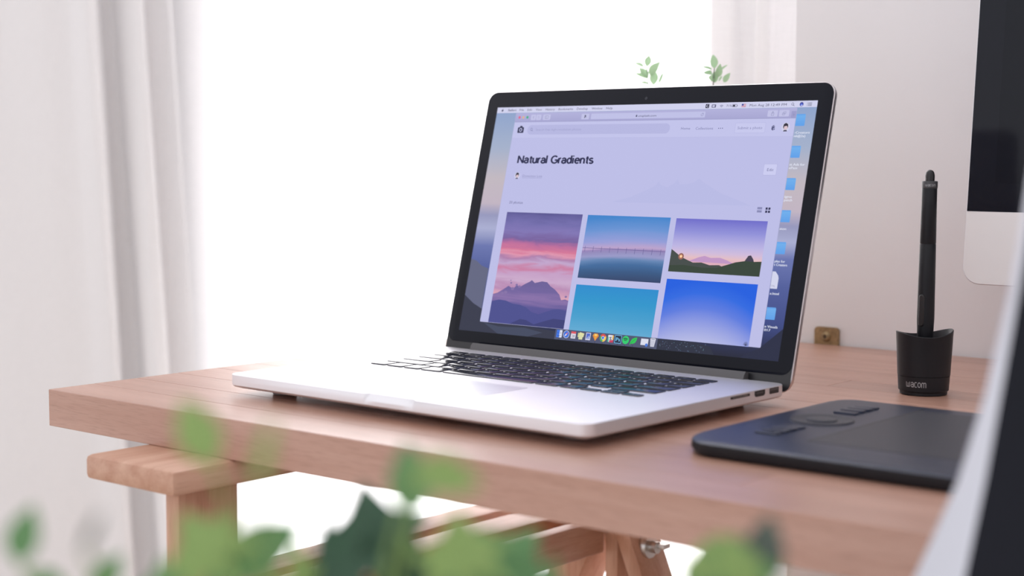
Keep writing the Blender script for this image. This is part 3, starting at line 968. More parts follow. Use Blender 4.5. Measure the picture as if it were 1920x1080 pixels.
fl.poly([(X0, 776), (180, 768), (215, 770), (250, 780), (290, 782), (320, 790), (350, 806), (385, 812), (420, 800), (450, 790), (480, 786), (X1, 792), (X1, 859), (X0, 859)], (70, 74, 142), 4.2)
fl.poly([(250, 859), (300, 836), (330, 838), (370, 852), (420, 836), (460, 824), (X1, 826), (X1, 859)], (54, 58, 118), 4.8)
for (cx, cy, r) in ((238, 722, 9), (226, 700, 5), (222, 690, 3), (255, 706, 6), (206, 738, 9), (270, 712, 7), (190, 742, 8), (502, 738, 6)):
    fl.disc(cx, cy, r, (134, 112, 168), 5.2, 9, .7)
fl.build('photo_tile', disp, 'pink sunset clouds over a violet mountain')

fl = Flat().rect(541.5, 423.4, 916, 662.8, ui_ramp('sea_evening', [(0, (58, 132, 206)), (0.2, (104, 148, 214)), (0.38, (150, 158, 218)), (0.48, (190, 164, 206)), (0.515, (150, 132, 186)), (0.55, (148, 140, 190)), (0.61, (154, 154, 202)),
       (0.67, (98, 134, 182)), (0.75, (58, 104, 156)), (0.86, (46, 84, 130)), (1, (42, 62, 102))], 0.05, seed=2, radial=(0.75, 0.12)), 3)
fl.rect(541.5, 547.5, 916, 549.5, (112, 100, 156), 3.8)
for k in range(10):
    xx = 553 + k * 38
    fl.rect(xx, 541, xx + 1.6, 563, (96, 92, 146), 4.2)
fl.build('photo_tile', disp, 'calm blue sea with a long low pier')

fl = Flat().rect(941, 424.8, 1317.6, 618.4, ui_ramp('dusk_sky', [(0, (108, 106, 204)), (0.25, (146, 146, 220)), (0.5, (190, 182, 230)), (0.63, (212, 190, 222)), (0.72, (232, 192, 196)), (0.8, (226, 176, 190))], 0.02), 3)
fl.poly([(1020, 578), (1060, 562), (1085, 556), (1110, 562), (1150, 560), (1180, 568), (1210, 580)], (196, 152, 200), 3.6)
fl.poly([(941, 537), (960, 548), (985, 563), (1010, 572), (1040, 582), (1075, 580), (1110, 588), (1150, 586), (1165, 592), (1165, 618.4), (941, 618.4)], (62, 70, 66), 4.2)
fl.poly([(941, 596), (1000, 592), (1080, 598), (1140, 596), (1180, 584), (1215, 573), (1250, 567), (1262, 548), (1272, 546), (1284, 560), (1287, 568), (1317.6, 566), (1317.6, 618.4), (941, 618.4)], (46, 62, 46), 4.8)
fl.poly([(1251, 567), (1263, 548), (1272, 547), (1284, 560), (1286, 568)], (60, 56, 76), 5.4)
fl.disc(986, 562, 12, (150, 100, 90), 4.4, 14).disc(986, 562, 6, (255, 186, 130), 5.2, 14).disc(986, 562, 3, (255, 232, 200), 5.6, 12)
fl.build('photo_tile', disp, 'green hillside at dusk with the sun on the ridge')

Flat().rect(541.5, 688, 914.5, 860, ui_ramp('teal_gradient', [(0, (28, 140, 208)), (0.35, (34, 150, 206)), (0.7, (66, 160, 208)), (1, (96, 172, 214))], 0.08, seed=4), 3).build('photo_tile', disp, 'plain teal blue gradient')
fl = Flat().rect(941.5, 645, 1317.5, 860.6, ui_ramp('blue_gradient', [(0, (6, 92, 226)), (0.2, (36, 104, 228)), (0.45, (92, 124, 226)), (0.7, (146, 158, 228)), (1, (186, 190, 232))], 0.02, radial=(0.45, 0.9)), 3)
for a in range(7):
    t = math.radians(200 + a * 24)
    fl.line(1305, 858, 1305 + 11 * math.cos(t), 858 + 14 * math.sin(t), 1.6, (66, 72, 110), 3.6 + a * .08)
fl.build('photo_tile', disp, 'plain royal blue gradient')

# desktop icons to the right of the window
FOLD = ui_ramp('folder_blue', [(0, (112, 178, 240)), (1, (92, 160, 236))])
for y in (47, 159, 272, 384, 494.5, 720):
    Flat().rect(1366, y + 3, 1402, y + 42, FOLD, 1, 1.5).rect(1366, y, 1400.5, y + 5, (98, 166, 238), 1.6).build('folder_icon', disp)
CAPT = (228, 232, 248)
for s, x1, b in (('-Creators', 1427, 116.3), ('n6@2x)', 1412, 128.5), ('st Ads for', 1427, 228.5), ('ePass', 1400, 240.5), ('igns', 1396, 341), ('patch', 1399, 353), ('ston', 1393, 452.8), ('ples for', 1408, 565.4), ('t Creators', 1418, 577.4),
                 ('x.html', 1403, 676.7), ('n Visuals', 1417.7, 790), ('017', 1392, 802)):
    Flat().text(s, 1368, x1, b, 8.2, CAPT, 1.4, .35).build('icon_caption', disp)
Flat().poly([(1366, 597), (1378, 597), (1390, 610), (1393, 620), (1393, 656), (1366, 656)], (214, 216, 240), 1).text('TML', 1368, 1384, 650, 6, (150, 152, 180), 2).build('file_icon', disp)

# dock
Flat().rect(480, 860, 945, 899.8, (76, 82, 112), 6).build('dock_bar', disp)
DX = [500.7, 533.9, 567, 602, 636, 670, 704, 738.3, 772.3, 806, 840, 889.3, 924.6]
def dock():
    y = 877.5
    Z0 = 7
    L = []
    x = DX[0]; L.append(Flat().rect(x - 13, y - 14, x + 13, y + 14, (226, 228, 244), Z0, 2).rect(x - 13, y - 14, x + 1, y + 14, (60, 118, 232), Z0 + .6).line(x - 7, y - 5, x - 7, y - 1, 2, (24, 40, 90), Z0 + 1.2).line(x + 7, y - 5, x + 7, y - 1, 2, (24, 40, 90), Z0 + 1.2).arc(x, y + 1, 8, 30, 150, 1.6, (24, 40, 90), Z0 + 1.8))
    x = DX[1]; L.append(Flat().disc(x, y, 14.5, (196, 204, 236), Z0, 22).disc(x, y, 12.6, (58, 112, 222), Z0 + .6, 22).poly([(x + 8, y - 9), (x + 2.4, y + 2), (x - 2.4, y - 2)], (232, 120, 130), Z0 + 1.2).poly([(x - 8, y + 9), (x + 2.4, y + 2), (x - 2.4, y - 2)], (236, 238, 250), Z0 + 1.2))
    x = DX[2]; L.append(Flat().rect(x - 11, y - 13, x + 11, y + 13, (226, 224, 238), Z0, 2).rect(x - 11, y - 13, x + 11, y - 5, (222, 84, 96), Z0 + .6).text('28', x - 7, x + 7, y + 9, 10, (96, 94, 120), Z0 + 1.2))
    x = DX[3]; L.append(Flat().rect(x - 14, y - 10, x + 6, y + 6, (214, 214, 150), Z0).poly([(x - 6, y - 13), (x + 15, y - 9), (x + 12, y + 5), (x - 8, y + 2)], (226, 226, 168), Z0 + .6).rect(x - 9, y - 2, x + 9, y + 14, (220, 222, 172), Z0 + 1.2))
    x = DX[4]; L.append(Flat().rect(x - 11, y - 14, x + 11, y + 14, (206, 208, 232), Z0, 1).rect(x - 8, y - 11, x + 8, y + 9, (74, 104, 206), Z0 + .6).poly([(x - 8, y + 9), (x + 2, y - 3), (x + 8, y + 2), (x + 8, y + 9)], (150, 166, 220), Z0 + 1.2))
    x = DX[5]; L.append(Flat().poly([(x - 14, y - 5), (x - 8, y - 13), (x + 8, y - 13), (x + 14, y - 5), (x, y + 14)], (238, 164, 60), Z0).poly([(x - 7, y - 5), (x, y - 13), (x + 7, y - 5)], (252, 214, 128), Z0 + .6).poly([(x - 14, y - 5), (x - 7, y - 5), (x, y + 14)], (224, 132, 44), Z0 + .6).poly([(x + 14, y - 5), (x + 7, y - 5), (x, y + 14)], (224, 132, 44), Z0 + .6))
    x = DX[6]; f = Flat()
    for a0, c in ((210, (220, 78, 72)), (330, (242, 204, 90)), (90, (76, 172, 98))):
        f.poly([(x, y)] + [(x + 14.5 * math.cos(math.radians(a0 + 120 * k / 8)), y + 14.5 * math.sin(math.radians(a0 + 120 * k / 8))) for k in range(9)], c, Z0)
    L.append(f.disc(x, y, 6.8, (232, 234, 246), Z0 + .6).disc(x, y, 5.2, (70, 120, 220), Z0 + 1.2))
    x = DX[7]; L.append(Flat().rect(x - 12, y - 13, x + 12, y + 13, (226, 226, 238), Z0, 3).poly([(x - 13, y - 6), (x - 9, y - 6), (x - 7, y + 13), (x - 13, y + 13)], (70, 176, 150), Z0 + .6).poly([(x + 8, y - 13), (x + 14, y - 12), (x + 13, y + 4), (x + 8, y + 4)], (232, 184, 70), Z0 + .6).poly([(x - 6, y + 8), (x + 13, y + 4), (x + 13, y + 14), (x - 2, y + 14)], (206, 56, 92), Z0 + 1.0).text('S', x - 4, x + 4.5, y + 6, 12, (50, 46, 64), Z0 + 1.6, .8))
    x = DX[8]; L.append(Flat().rect(x - 15, y - 15, x + 15, y + 15, (110, 190, 240), Z0).rect(x - 13, y - 13, x + 13, y + 13, (14, 34, 62), Z0 + .6).text('Ps', x - 9, x + 9, y + 7, 13, (124, 204, 248), Z0 + 1.2, .5))
    x = DX[9]; f = Flat().disc(x, y, 15, (40, 206, 110), Z0, 22)
    for k, (r, w) in enumerate(((17, 2.8), (13, 2.3), (9.2, 1.9))):
        f.arc(x - 1.5, y + 10.5, r, 238, 306, w, (22, 66, 48), Z0 + .8, 8)
    L.append(f)
    x = DX[10]; L.append(Flat().poly([(x - 14, y + 15), (x - 12, y + 4), (x - 6, y - 6), (x + 4, y - 11), (x + 15, y - 13), (x + 14, y - 2), (x + 9, y + 7), (x, y + 11), (x - 9, y + 11), (x - 12.4, y + 16)], (36, 200, 84), Z0).line(x - 11, y + 11, x + 9, y - 8, 1.4, (26, 150, 62), Z0 + .6))
    x = DX[11]; L.append(Flat().rect(x - 16, y - 11, x + 16, y + 12, (222, 224, 240), Z0).disc(x + 10, y + 11, 6, (72, 122, 222), Z0 + .6))
    x = DX[12]; f = Flat().poly([(x - 12, y - 13), (x + 12, y - 13), (x + 8, y + 15), (x - 8, y + 15)], (206, 208, 226), Z0).disc(x, y - 13, 12, (226, 228, 240), Z0 + .6, 18, .28).disc(x, y - 12.6, 9.6, (150, 152, 176), Z0 + 1.2, 18, .2)
    for k in (-5, 0, 5):
        f.line(x + k, y - 7, x + k * .7, y + 12, .9, (166, 168, 192), Z0 + .8)
    L.append(f)
    for f in L:
        f.build('dock_icon', disp)
    for i in (0, 1, 3, 4, 5, 6, 7, 8, 9, 10):
        Flat().disc(DX[i], 896.4, 1.5, (20, 22, 34), Z0, 8).build('running_dot', disp)
dock()
bm = bmesh.new()
lathe(bm, [(0.0014, 0.00026), (0.0013, 0.00032), (0.0008, 0.00033)], 14)
obj('webcam', mesh_from_bm(bm, 'webcam', principled('webcam_lens', (0.035, 0.038, 0.05), 0.2, spec=0.25)), lap,  # one even dark colour for the lens
    Vector(lid_loc) + Vector((0, math.sin(LEAN), math.cos(LEAN))) * (0.10365 + 0.0053), lid_rot)

# ------------------------------------------------------------------ pen tablet
gt = empty('graphics_tablet', (0.5330, 0.0985, TZ), 'dark grey pen tablet with touch ring lying on the desk', 'graphics tablet')
GW, GD, GH = 0.330, 0.223, 0.0105
def gout(i_s, i_f, i_b, z):
    """tablet outline: wide rounding at the front corners, tighter at the back"""
    x0, x1, y0, y1 = i_s, GW - i_s, i_f, GD - i_b
    pts = []
    for cx, cy, rx, ry, a0 in ((x1 - .014, y1 - .014, .014, .014, 0), (x0 + .014, y1 - .014, .014, .014, 90), (x0 + .030, y0 + .044, .030, .044, 180), (x1 - .030, y0 + .044, .030, .044, 270)):
        for k in range(9):
            a = math.radians(a0 + 90 * k / 8)
            pts.append((cx + rx * math.cos(a), cy + ry * math.sin(a), z))
    return pts
bm = bmesh.new()
loft(bm, [gout(.004, .005, .004, 0.0), gout(.0012, .0015, .0012, .0010), gout(0, 0, 0, .0040), gout(.0004, .0004, .0004, .0083), gout(.0010, .0010, .0010, .0085)])
obj('body', mesh_from_bm(bm, 'body', PLASTIC, 35), gt)
bm = bmesh.new()
loft(bm, [gout(.0006, .0006, .0006, .0083), gout(.0009, .0009, .0008, .0086), gout(.004, .012, .002, .0092), gout(.007, .028, .003, .0101), gout(.012, .040, .006, GH)])
obj('top_shell', mesh_from_bm(bm, 'top_shell', TAB_TOP, 60), gt)
bm = bmesh.new()
bm_box(bm, 0.0765, 0.305, 0.0435, 0.2010, GH - 0.0004, GH + 0.00015)
obj('drawing_area', mesh_from_bm(bm, 'drawing_area', TAB_ACT), gt)
bm = bmesh.new()
bm_box(bm, 0.0750, 0.0762, 0.0425, 0.2100, GH - 0.0005, GH + 0.0001)
obj('divider', mesh_from_bm(bm, 'divider', DARK), gt)
bm = bmesh.new()
lathe(bm, [(0.0222, 0.0), (0.0216, 0.0009), (0.0205, 0.0010), (0.0170, 0.0003), (0.0112, 0.0002), (0.0106, 0.0001), (0.0102, 0.0009), (0.0094, 0.0011), (0.0040, 0.0010)], 40)
obj('touch_ring', mesh_from_bm(bm, 'touch_ring', TAB_ACT, 40), gt, (0.0440, 0.1195, GH))
for y0 in (0.0520, 0.1570):
    for k in range(4):
        bm = bmesh.new()
        a = rr(-0.0085, -0.0040, 0.0085, 0.0040, 0.0012, 2)
        b = rr(-0.0079, -0.0034, 0.0079, 0.0034, 0.0010, 2)
        hgt = 0.0011 if k in (1, 2) else 0.0008
        loft(bm, [[(x, y, 0) for x, y in a], [(x, y, hgt) for x, y in a], [(x, y, hgt + 0.0003) for x, y in b]])
        obj('express_key', mesh_from_bm(bm, 'express_key', TAB_TOP, 30), gt, (0.0425, y0 + k * 0.0100, GH))

# ------------------------------------------------------------------ pen stand and pen
ps = empty('pen_stand', (0.5440, 0.4440, TZ), 'black cup-shaped pen stand behind the pen tablet', 'pen stand')
N = 48
camdir = math.atan2(-0.766, 0.637)       # towards the front right of the desk
def cup_loop(r, z, wave=0.0):
    out = []
    for i in range(N):
        a = 2 * math.pi * i / N
        w = wave * (0.55 * math.cos(2 * (a - camdir) + math.pi) + 0.25 * math.cos(a - camdir - 0.9) - 0.3)
        out.append((r * math.cos(a), r * math.sin(a), z + w))
    return out
bm = bmesh.new()
loft(bm, [cup_loop(0.0175, 0.0), cup_loop(0.0186, 0.0006), cup_loop(0.0186, 0.0026), cup_loop(0.0197, 0.0036), cup_loop(0.0204, 0.0150)])
obj('stand_base', mesh_from_bm(bm, 'stand_base', PLASTIC, 40), ps)
bm = bmesh.new()
loft(bm, [cup_loop(0.0198, 0.0145), cup_loop(0.0199, 0.0154), cup_loop(0.0206, 0.0156), cup_loop(0.0213, 0.030), cup_loop(0.0222, 0.048, 0.003), cup_loop(0.0224, 0.0498, 0.0042), cup_loop(0.0219, 0.0503, 0.0042), cup_loop(0.0212, 0.0490, 0.0040),
          cup_loop(0.0185, 0.034), cup_loop(0.012, 0.022), cup_loop(0.006, 0.018)])
obj('cup', mesh_from_bm(bm, 'cup', PLASTIC, 40), ps)
def wrap_text(s, r_at, z0, cap, ang0, width, mat, name, parent):
    v, f, w = stroke_geo(s, 0.095)
    sx = width / w
    pts = []
    for x, y in v:
        z = z0 + y * cap
        r = r_at(z)
        a = ang0 + (x * sx - width / 2) / r
        pts.append((r * math.cos(a), r * math.sin(a), z))
    me = bpy.data.meshes.new(name)
    me.from_pydata(pts, [], f)
    me.materials.append(mat)
    return obj(name, me, parent)
wrap_text('wacom', lambda z: 0.02035 + 0.00016 + (z - 0.015) * 0.0614, 0.0072, 0.0058, camdir - 0.56, 0.0165, GREYPRINT, 'brand_lettering', ps)

pen = empty('stylus_pen', (0.5440, 0.4440, TZ), 'slim black stylus standing upright in the pen stand', 'pen')
pen.rotation_euler = (0.0, math.radians(0.4), 0)
bm = bmesh.new()
lathe(bm, [(0.0012, 0.0185), (0.0022, 0.022), (0.0058, 0.036), (0.0068, 0.060), (0.0066, 0.090), (0.0063, 0.1195), (0.0060, 0.1200), (0.0063, 0.1206), (0.0059, 0.150), (0.0058, 0.1640), (0.0050, 0.1648)], 28)
barrel = obj('barrel', mesh_from_bm(bm, 'barrel', PLASTIC, 50), pen)
bm = bmesh.new()
lathe(bm, [(0.0060, 0.1640), (0.0061, 0.1645), (0.0061, 0.1692), (0.0058, 0.1696), (0.0040, 0.1698)], 28)
collar = obj('collar', mesh_from_bm(bm, 'collar', principled('collar_black', (0.05, 0.05, 0.055), 0.3), 40), pen)
wrap_text('wacom', lambda z: 0.00616, 0.1655, 0.0026, camdir - 0.15, 0.0086, GREYPRINT, 'brand_lettering', collar)
bm = bmesh.new()
lathe(bm, [(0.0036, 0.1694), (0.0037, 0.1740), (0.0032, 0.1764), (0.0020, 0.1780), (0.0006, 0.1785)], 24)
obj('eraser_tip', mesh_from_bm(bm, 'eraser_tip', principled('eraser_black', (0.015, 0.015, 0.017), 0.25), 60), pen)
bm = bmesh.new()
o1 = rr(-0.0021, 0.0545, 0.0021, 0.0800, 0.002, 4)
o2 = rr(-0.0016, 0.0552, 0.0016, 0.0793, 0.0016, 4)
loft(bm, [[(x, 0.004, z) for x, z in o1], [(x, 0.0075, z) for x, z in o1], [(x, 0.0081, z) for x, z in o2]])
sw = obj('side_switch', mesh_from_bm(bm, 'side_switch', principled('switch_black', (0.016, 0.016, 0.018), 0.28), 40), pen, (0, 0, 0), (0, 0, camdir - 0.75 - math.pi / 2))

# ------------------------------------------------------------------ desktop computer against the wall
im = empty('desktop_computer', (0.7920, 0.6050, TZ), 'all-in-one computer with black screen and pale chin beside the wall', 'computer')
IW, IH, CH = 0.530, 0.400, 0.0620
tilt = math.radians(-5)
iloc = (0.0, -0.0550, 0.0810)
bm = bmesh.new()
def il(ins, y):
    return [(x, y, z) for x, z in rr(-IW / 2 + ins, ins, IW / 2 - ins, IH - ins, 0.015 - min(ins, .012), 6)]
loft(bm, [il(0.0005, 0.0), il(0, 0.0006), il(0, 0.0050), il(0.02, 0.010), il(0.09, 0.030), il(0.15, 0.036)])
obj('body', mesh_from_bm(bm, 'body', SILVER, 40), im, iloc, (tilt, 0, 0))
bm = bmesh.new()
o1 = [(-IW / 2 + .0008, CH), (IW / 2 - .0008, CH)] + [p for p in rr(-IW / 2 + .0008, CH, IW / 2 - .0008, IH - .0008, 0.0142, 6)[:14]]
loft(bm, [[(x, 0.0006, z) for x, z in o1], [(x, -0.0006, z) for x, z in o1]])
scr_ = obj('screen_glass', mesh_from_bm(bm, 'screen_glass', principled('dark_screen', (0.008, 0.010, 0.017), 0.08, spec=0.25), 35), im, iloc, (tilt, 0, 0))
bm = bmesh.new()
bm_box(bm, -IW / 2 + .024, IW / 2 - .024, -0.0007, 0.0, CH + 0.024, IH - 0.024)
obj('dark_panel', mesh_from_bm(bm, 'dark_panel', principled('panel_off', (0.006, 0.008, 0.014), 0.10, spec=0.25)), scr_)
bm = bmesh.new()
o1 = rr(-IW / 2 + .0006, 0.0006, IW / 2 - .0006, CH + 0.02, 0.0148, 6)
o1 = [(x, min(z, CH - 0.0002)) for x, z in o1]
loft(bm, [[(x, 0.0004, z) for x, z in o1], [(x, -0.0004, z) for x, z in o1]])
obj('chin', mesh_from_bm(bm, 'chin', CHIN, 35), im, iloc, (tilt, 0, 0))
bm = bmesh.new()
prof = [(-0.080, 0.0), (0.072, 0.0), (0.078, 0.008), (0.070, 0.030), (0.030, 0.150), (0.010, 0.200), (0.004, 0.198), (0.022, 0.148), (0.058, 0.030), (0.056, 0.012), (0.040, 0.006), (-0.078, 0.004)]
loft(bm, [[(-0.085, y, z) for y, z in prof], [(0.085, y, z) for y, z in prof]])
obj('stand', mesh_from_bm(bm, 'stand', CHIN, 30), im, (0, -0.002, 0))

# ------------------------------------------------------------------ leaves
def leaf_mesh(name, mat, kind):
    """unit leaf, base at the origin, tip at +y, bent and folded along its midrib"""
    bm = bmesh.new()
    if kind == 'ivy':
        R = [(0.0, 0.16), (0.13, 0.30), (0.34, 0.20), (0.50, 0.12), (0.40, 0.34), (0.36, 0.46), (0.56, 0.60), (0.34, 0.66), (0.20, 0.74), (0.10, 0.88), (0.0, 1.0)]
        c = [(0.0, 0.0), (0, 0.30), (0, 0.36), (0, 0.40), (0, 0.44), (0, 0.48), (0, 0.54), (0, 0.62), (0, 0.72), (0, 0.86), (0.0, 1.0)]
        R[0] = (0.02, 0.0)
    else:
        wd = 0.26 if kind == 'ovate' else (0.30 if kind == 'broad' else 0.12)
        n = 8
        R = [(wd * math.sin(math.pi * (k / n) ** 0.85) ** 0.9 + 0.002, k / n) for k in range(n + 1)]
        c = [(0, k / n) for k in range(n + 1)]
    bend = lambda y: -0.25 * y * y
    fold = 0.35
    mid = [bm.verts.new((0, y, bend(y))) for _, y in c]
    L = [bm.verts.new((-x, y, bend(y) + fold * x)) for x, y in R]
    Rr = [bm.verts.new((x, y, bend(y) + fold * x)) for x, y in R]
    for i in range(len(c) - 1):
        bm.faces.new((mid[i], mid[i + 1], L[i + 1], L[i]))
        bm.faces.new((Rr[i], Rr[i + 1], mid[i + 1], mid[i]))
    me = bpy.data.meshes.new(name)
    bm.to_mesh(me)
    bm.free()
    me.materials.append(mat)
    for p in me.polygons:
        p.use_smooth = True
    return me
_lm = {}
def leaf(parent, base, d, size, kind, mat, face, name='leaf', roll=0.0):
    k = (kind, mat.name)
    if k not in _lm:
        _lm[k] = leaf_mesh(name, mat, kind)
    d = Vector(d).normalized()
    f = Vector(face)
    z = (f - d * f.dot(d)).normalized()
    x = d.cross(z)
    m = Matrix((x, d, z)).transposed() @ Matrix.Rotation(roll, 3, 'Y')
    o = bpy.data.objects.new(name, _lm[k])
    o.matrix_local = Matrix.Translation(Vector(base)) @ m.to_4x4() @ Matrix.Scale(size, 4)
    return link(o, parent)
def pot(parent, r0, r1, h, mat=POT):
    bm = bmesh.new()
    lathe(bm, [(r0 * .9, 0.0), (r0, 0.002), (r1, h - 0.004), (r1 * 1.03, h), (r1 * .95, h), (r1 * .9, h - .012), (0.002, h - .012)], 32)
    p = obj('pot', mesh_from_bm(bm, 'pot', mat, 40), parent)
    bm = bmesh.new()
    lathe(bm, [(r1 * .9, h - 0.013), (r1 * .9, h - 0.009), (0.002, h - 0.006)], 24)
    obj('soil', mesh_from_bm(bm, 'soil', SOIL, 60), p)

# sage plant on the desk behind the laptop
bp = empty('potted_plant', (0.235, 0.560, TZ), 'sage green potted plant with two sprigs showing above the laptop lid', 'plant')
pot(bp, 0.032, 0.042, 0.085)
SPRIG = {
    0: [((-0.0373, -0.01, 0.2753), (-0.0379, -0.0064, 0.2855), 'ovate'), ((-0.0408, -0.01, 0.2751), (-0.0542, -0.0064, 0.2819), 'slim'), ((-0.0355, -0.01, 0.2652), (-0.0415, -0.0135, 0.2736), 'ovate'), ((-0.034, -0.01, 0.2671), (-0.0243, -0.0133, 0.2766), 'ovate'), ((-0.0295, -0.01, 0.2573), (-0.0304, -0.0073, 0.2703), 'ovate'), ((-0.0233, -0.01, 0.2584), (-0.0204, -0.0081, 0.2681), 'slim'), ((-0.0351, -0.01, 0.2584), (-0.0456, -0.0086, 0.2623), 'slim'), ((-0.0359, -0.01, 0.2639), (-0.0488, -0.0115, 0.2707), 'slim')],
    1: [((0.0402, -0.01, 0.2712), (0.0387, -0.0092, 0.2825), 'ovate'), ((0.0376, -0.01, 0.2703), (0.0269, -0.0091, 0.2749), 'slim'), ((0.0377, -0.01, 0.2656), (0.029, -0.0094, 0.2694), 'ovate'), ((0.0444, -0.01, 0.2629), (0.0478, -0.0127, 0.2721), 'ovate'), ((0.0472, -0.01, 0.2697), (0.0526, -0.0106, 0.2735), 'slim'), ((0.0507, -0.01, 0.2581), (0.0559, -0.0109, 0.2647), 'ovate'), ((0.0415, -0.01, 0.258), (0.0395, -0.0082, 0.2675), 'ovate'), ((0.0407, -0.01, 0.2583), (0.0336, -0.006, 0.2659), 'ovate'), ((0.0452, -0.01, 0.2592), (0.0461, -0.0064, 0.2643), 'slim')],
}
stems = [((-0.0373, -0.010, 0.2755), 6), ((0.0402, -0.010, 0.2715), 6), ((-0.0640, 0.0, 0.258), 4), ((0.010, 0.03, 0.235), 6), ((0.030, -0.045, 0.21), 6), ((-0.03, -0.05, 0.20), 6), ((0.070, 0.03, 0.22), 5)]
for si, (tip, nl) in enumerate(stems):
    tip = Vector(tip)
    root = Vector((tip.x * .25, tip.y * .25, 0.075))
    pts = [root.lerp(tip, t) + Vector((0, 0, 0.0)) + Vector((tip.x * .12, tip.y * .12, 0)) * math.sin(t * math.pi) for t in [k / 8 for k in range(9)]]
    bm = bmesh.new()
    tube(bm, pts, [0.0014 - 0.0009 * k / 8 for k in range(9)], 6)
    obj('stem', mesh_from_bm(bm, 'stem', STEM_GREY, 60), bp)
    for b_, t_, kd in SPRIG.get(si, ()):
        b_, t_ = Vector(b_), Vector(t_)
        leaf(bp, b_, t_ - b_, (t_ - b_).length * 1.25, kd, LEAF_SAGE, (0.55, -0.75, 0.45))
    if si == 2:
        leaf(bp, pts[-2], (0.15, 0, 1), 0.012, 'slim', LEAF_SAGE, (0.6, -0.7, 0.2))
    # pairs of leaves lower down the stem, each pair turned against the last
    for k in range(nl):
        t = (0.80 if si < 3 else 0.955) - k * 0.075
        i = t * 8
        q = pts[int(i)].lerp(pts[min(int(i) + 1, 8)], i - int(i))
        for sgn in (-1, 1):
            a = k * 1.35 + 0.5 + si
            out = Vector((math.cos(a) * sgn, math.sin(a) * sgn, 0.75 - 0.03 * k))
            leaf(bp, q, out, 0.016 + 0.0011 * k, 'ovate', LEAF_SAGE, (0.2, -0.3, 1.0))

# ------------------------------------------------------------------ low side table in front of the desk
SZ = TZ - 0.140
stb = empty('side_table', (0.82, -0.33, 0), 'low white side table holding the ivy pots in front of the desk', 'side table')
obj('tabletop', box_mesh('tabletop', WHITEP, (0.62, 0.42, 0.022), 0.003), stb, (0, 0, SZ - 0.011))
for sx in (-1, 1):
    for sy in (-1, 1):
        obj('leg', box_mesh('leg', WHITEP, (0.035, 0.035, SZ - 0.022), 0.002), stb, (sx * 0.28, sy * 0.18, (SZ - 0.022) / 2))

# foreground ivy (leaf centre, pointing direction, length, outline, shade)
TOCAM = (0.62, -0.72, 0.30)
def ivy(name, label, loc, leaves, sway):
    e = empty(name, (loc[0], loc[1], SZ), label, 'plant', group='ivy pots on the side table')
    pot(e, 0.030, 0.040, 0.110)
    for i, (c, d, ln, kind, tone) in enumerate(leaves):
        d = Vector(d).normalized()
        cen = Vector((c[0] - loc[0], c[1] - loc[1], c[2] + TZ - SZ))
        ln *= 1.15
        base = cen - d * ln * 0.5
        root = Vector((0.018 * math.cos(i * 2.4), 0.018 * math.sin(i * 2.4), 0.101))
        mid = root.lerp(base, 0.55) + Vector((0, 0, 0.012 - 0.02 * sway))
        P = [root.lerp(mid, t).lerp(mid.lerp(base, t), t) for t in [k / 7 for k in range(8)]]
        bm = bmesh.new()
        tube(bm, P, [0.0011 - 0.0005 * k / 7 for k in range(8)], 6)
        obj('stem', mesh_from_bm(bm, 'stem', STEM, 60), e)
        face = Vector(TOCAM) + Vector((random.uniform(-.3, .3), random.uniform(-.3, .3), random.uniform(-.1, .4)))
        leaf(e, base, d, ln, ('broad', 'ivy', 'slim')[kind], LEAF[tone], face)
ivy('ivy_plant', 'blurred green ivy spreading along the bottom foreground left of centre', (0.790, -0.445), [
    ((0.783,-0.482,0.119),(-0.38,-0.21,0.90),0.0161,0,0), ((0.811,-0.434,0.103),(-0.12,0.01,0.99),0.0169,0,1), ((0.845,-0.457,0.112),(0.77,0.63,-0.08),0.0153,0,0), ((0.763,-0.463,0.082),(-0.54,-0.36,0.76),0.0217,1,0), ((0.744,-0.441,0.070),(0.34,0.37,0.86),0.0185,1,1), ((0.767,-0.447,0.080),(0.60,0.56,0.57),0.0207,0,1), ((0.763,-0.399,0.073),(-0.19,-0.05,0.98),0.0298,1,2), ((0.770,-0.420,0.069),(-0.75,-0.64,-0.18),0.0263,1,2), ((0.823,-0.427,0.083),(-0.19,-0.05,0.98),0.0212,1,0), ((0.814,-0.396,0.074),(0.40,0.42,0.82),0.0212,1,1), ((0.807,-0.401,0.069),(0.43,0.27,-0.86),0.0212,1,1), ((0.733,-0.500,0.088),(0.08,0.17,0.98),0.0134,0,1), ((0.734,-0.475,0.072),(0.34,0.37,0.86),0.0118,0,1), ((0.721,-0.486,0.070),(-0.69,-0.52,0.50),0.0118,0,1), ((0.746,-0.466,0.066),(-0.77,-0.62,0.17),0.0192,1,1), ((0.761,-0.428,0.061),(0.69,0.52,-0.50),0.0232,1,0), ((0.779,-0.400,0.063),(0.19,0.05,-0.98),0.0237,1,2), ((0.821,-0.391,0.064),(0.77,0.62,-0.17),0.0196,1,1), ((0.841,-0.511,0.125),(0.05,0.15,0.99),0.0137,2,0), ((0.797,-0.524,0.103),(0.21,0.28,0.94),0.0085,2,3), ], 0.4)
ivy('ivy_plant', 'small blurred ivy tuft at the bottom beneath the pen tablet', (0.880, -0.385), [
    ((0.869,-0.375,0.079),(-0.73,-0.63,-0.26),0.0188,0,0), ((0.879,-0.367,0.082),(0.15,0.23,0.96),0.0173,0,3), ((0.881,-0.379,0.078),(0.70,0.62,0.34),0.0183,1,1), ((0.863,-0.369,0.067),(-0.21,-0.28,-0.94),0.0192,1,1), ((0.884,-0.388,0.083),(-0.43,-0.27,0.86),0.0151,0,0), ], 0.2)

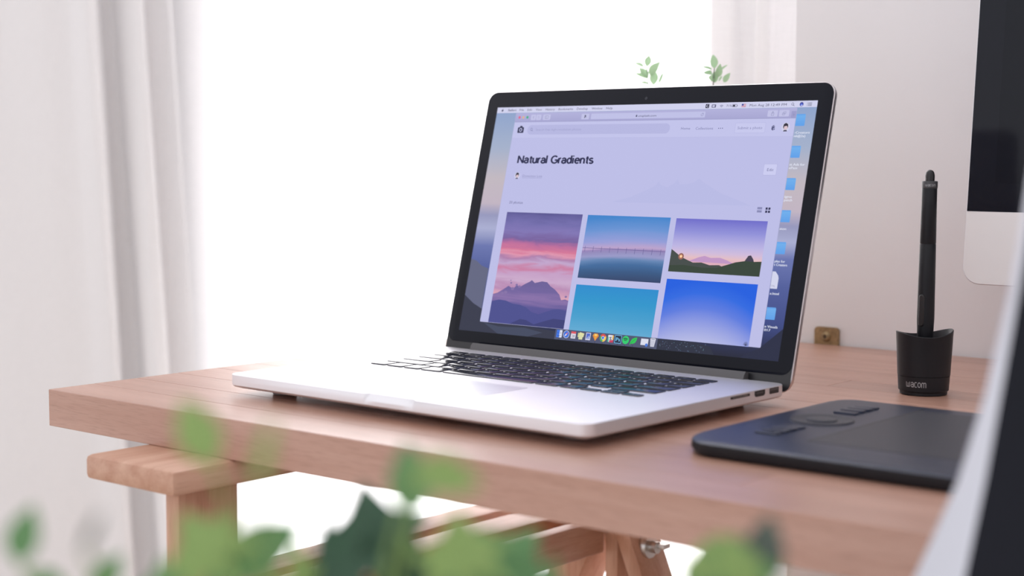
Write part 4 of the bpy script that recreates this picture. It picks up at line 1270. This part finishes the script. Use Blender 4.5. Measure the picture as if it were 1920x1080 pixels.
# ------------------------------------------------------------------ close black screen at the right edge
fs = empty('display_screen', (0.990, -0.180, SZ), 'blurred black screen with flared silver edge close up at the right', 'monitor')
g = Vector((0.9843, -0.1764, 0))
nb = Vector((0.1764, 0.9843, 0))
t9 = math.radians(9)
upv = Vector((0, 0, 1)) * math.cos(t9) + nb * math.sin(t9)
out = g.cross(upv)                                   # towards the viewer's side
org = Vector((0.8522, -0.1726, 0.0308 + TZ)) - Vector((0.990, -0.180, SZ))
def fp(a, b, depth):
    return org + g * a / 1000 + upv * b / 1000 + out * depth / 1000
left = [(-47, -128), (-45, -90), (-38, -45), (-26.3, -5.4), (-12.2, 35.2), (-4.8, 69.4), (0.5, 110.2), (2.5, 138.3), (3.5, 165), (6, 180), (14, 188)]
WT = 290
outer = left + [(WT - a, b) for a, b in reversed(left)]
cen = Vector((WT / 2, 30))
def shrink(pts, k):
    return [(a + (k if a < WT / 2 else -k), b + (k * .5 if b < 0 else -k * .5)) for a, b in pts]
bm = bmesh.new()
loft(bm, [[fp(a, b, -16) for a, b in shrink(outer, 7)], [fp(a, b, -13) for a, b in shrink(outer, 2)], [fp(a, b, -9) for a, b in outer], [fp(a, b, -4) for a, b in shrink(outer, 1)], [fp(a, b, 0) for a, b in shrink(outer, 5)]])
obj('frame', mesh_from_bm(bm, 'frame', SILVER, 60), fs)
gl_left = [(-8, -110), (-5, -60), (0, 0), (3.9, 37.7), (6.6, 77.8), (8.6, 110), (10.5, 150), (12, 172), (20, 181)]
go = gl_left + [(WT - a, b) for a, b in reversed(gl_left)]
bm = bmesh.new()
loft(bm, [[fp(a, b, -1) for a, b in go], [fp(a, b, 0.8) for a, b in go]])
obj('screen_glass', mesh_from_bm(bm, 'screen_glass', GLASSBLK, 30), fs)
bm = bmesh.new()
b0 = fp(WT / 2, -128, -9)
bm_box(bm, b0.x - 0.09, b0.x + 0.09, b0.y - 0.06, b0.y + 0.075, 0.0, b0.z + 0.004, 0.003)
obj('foot', mesh_from_bm(bm, 'foot', SILVER, 40), fs)
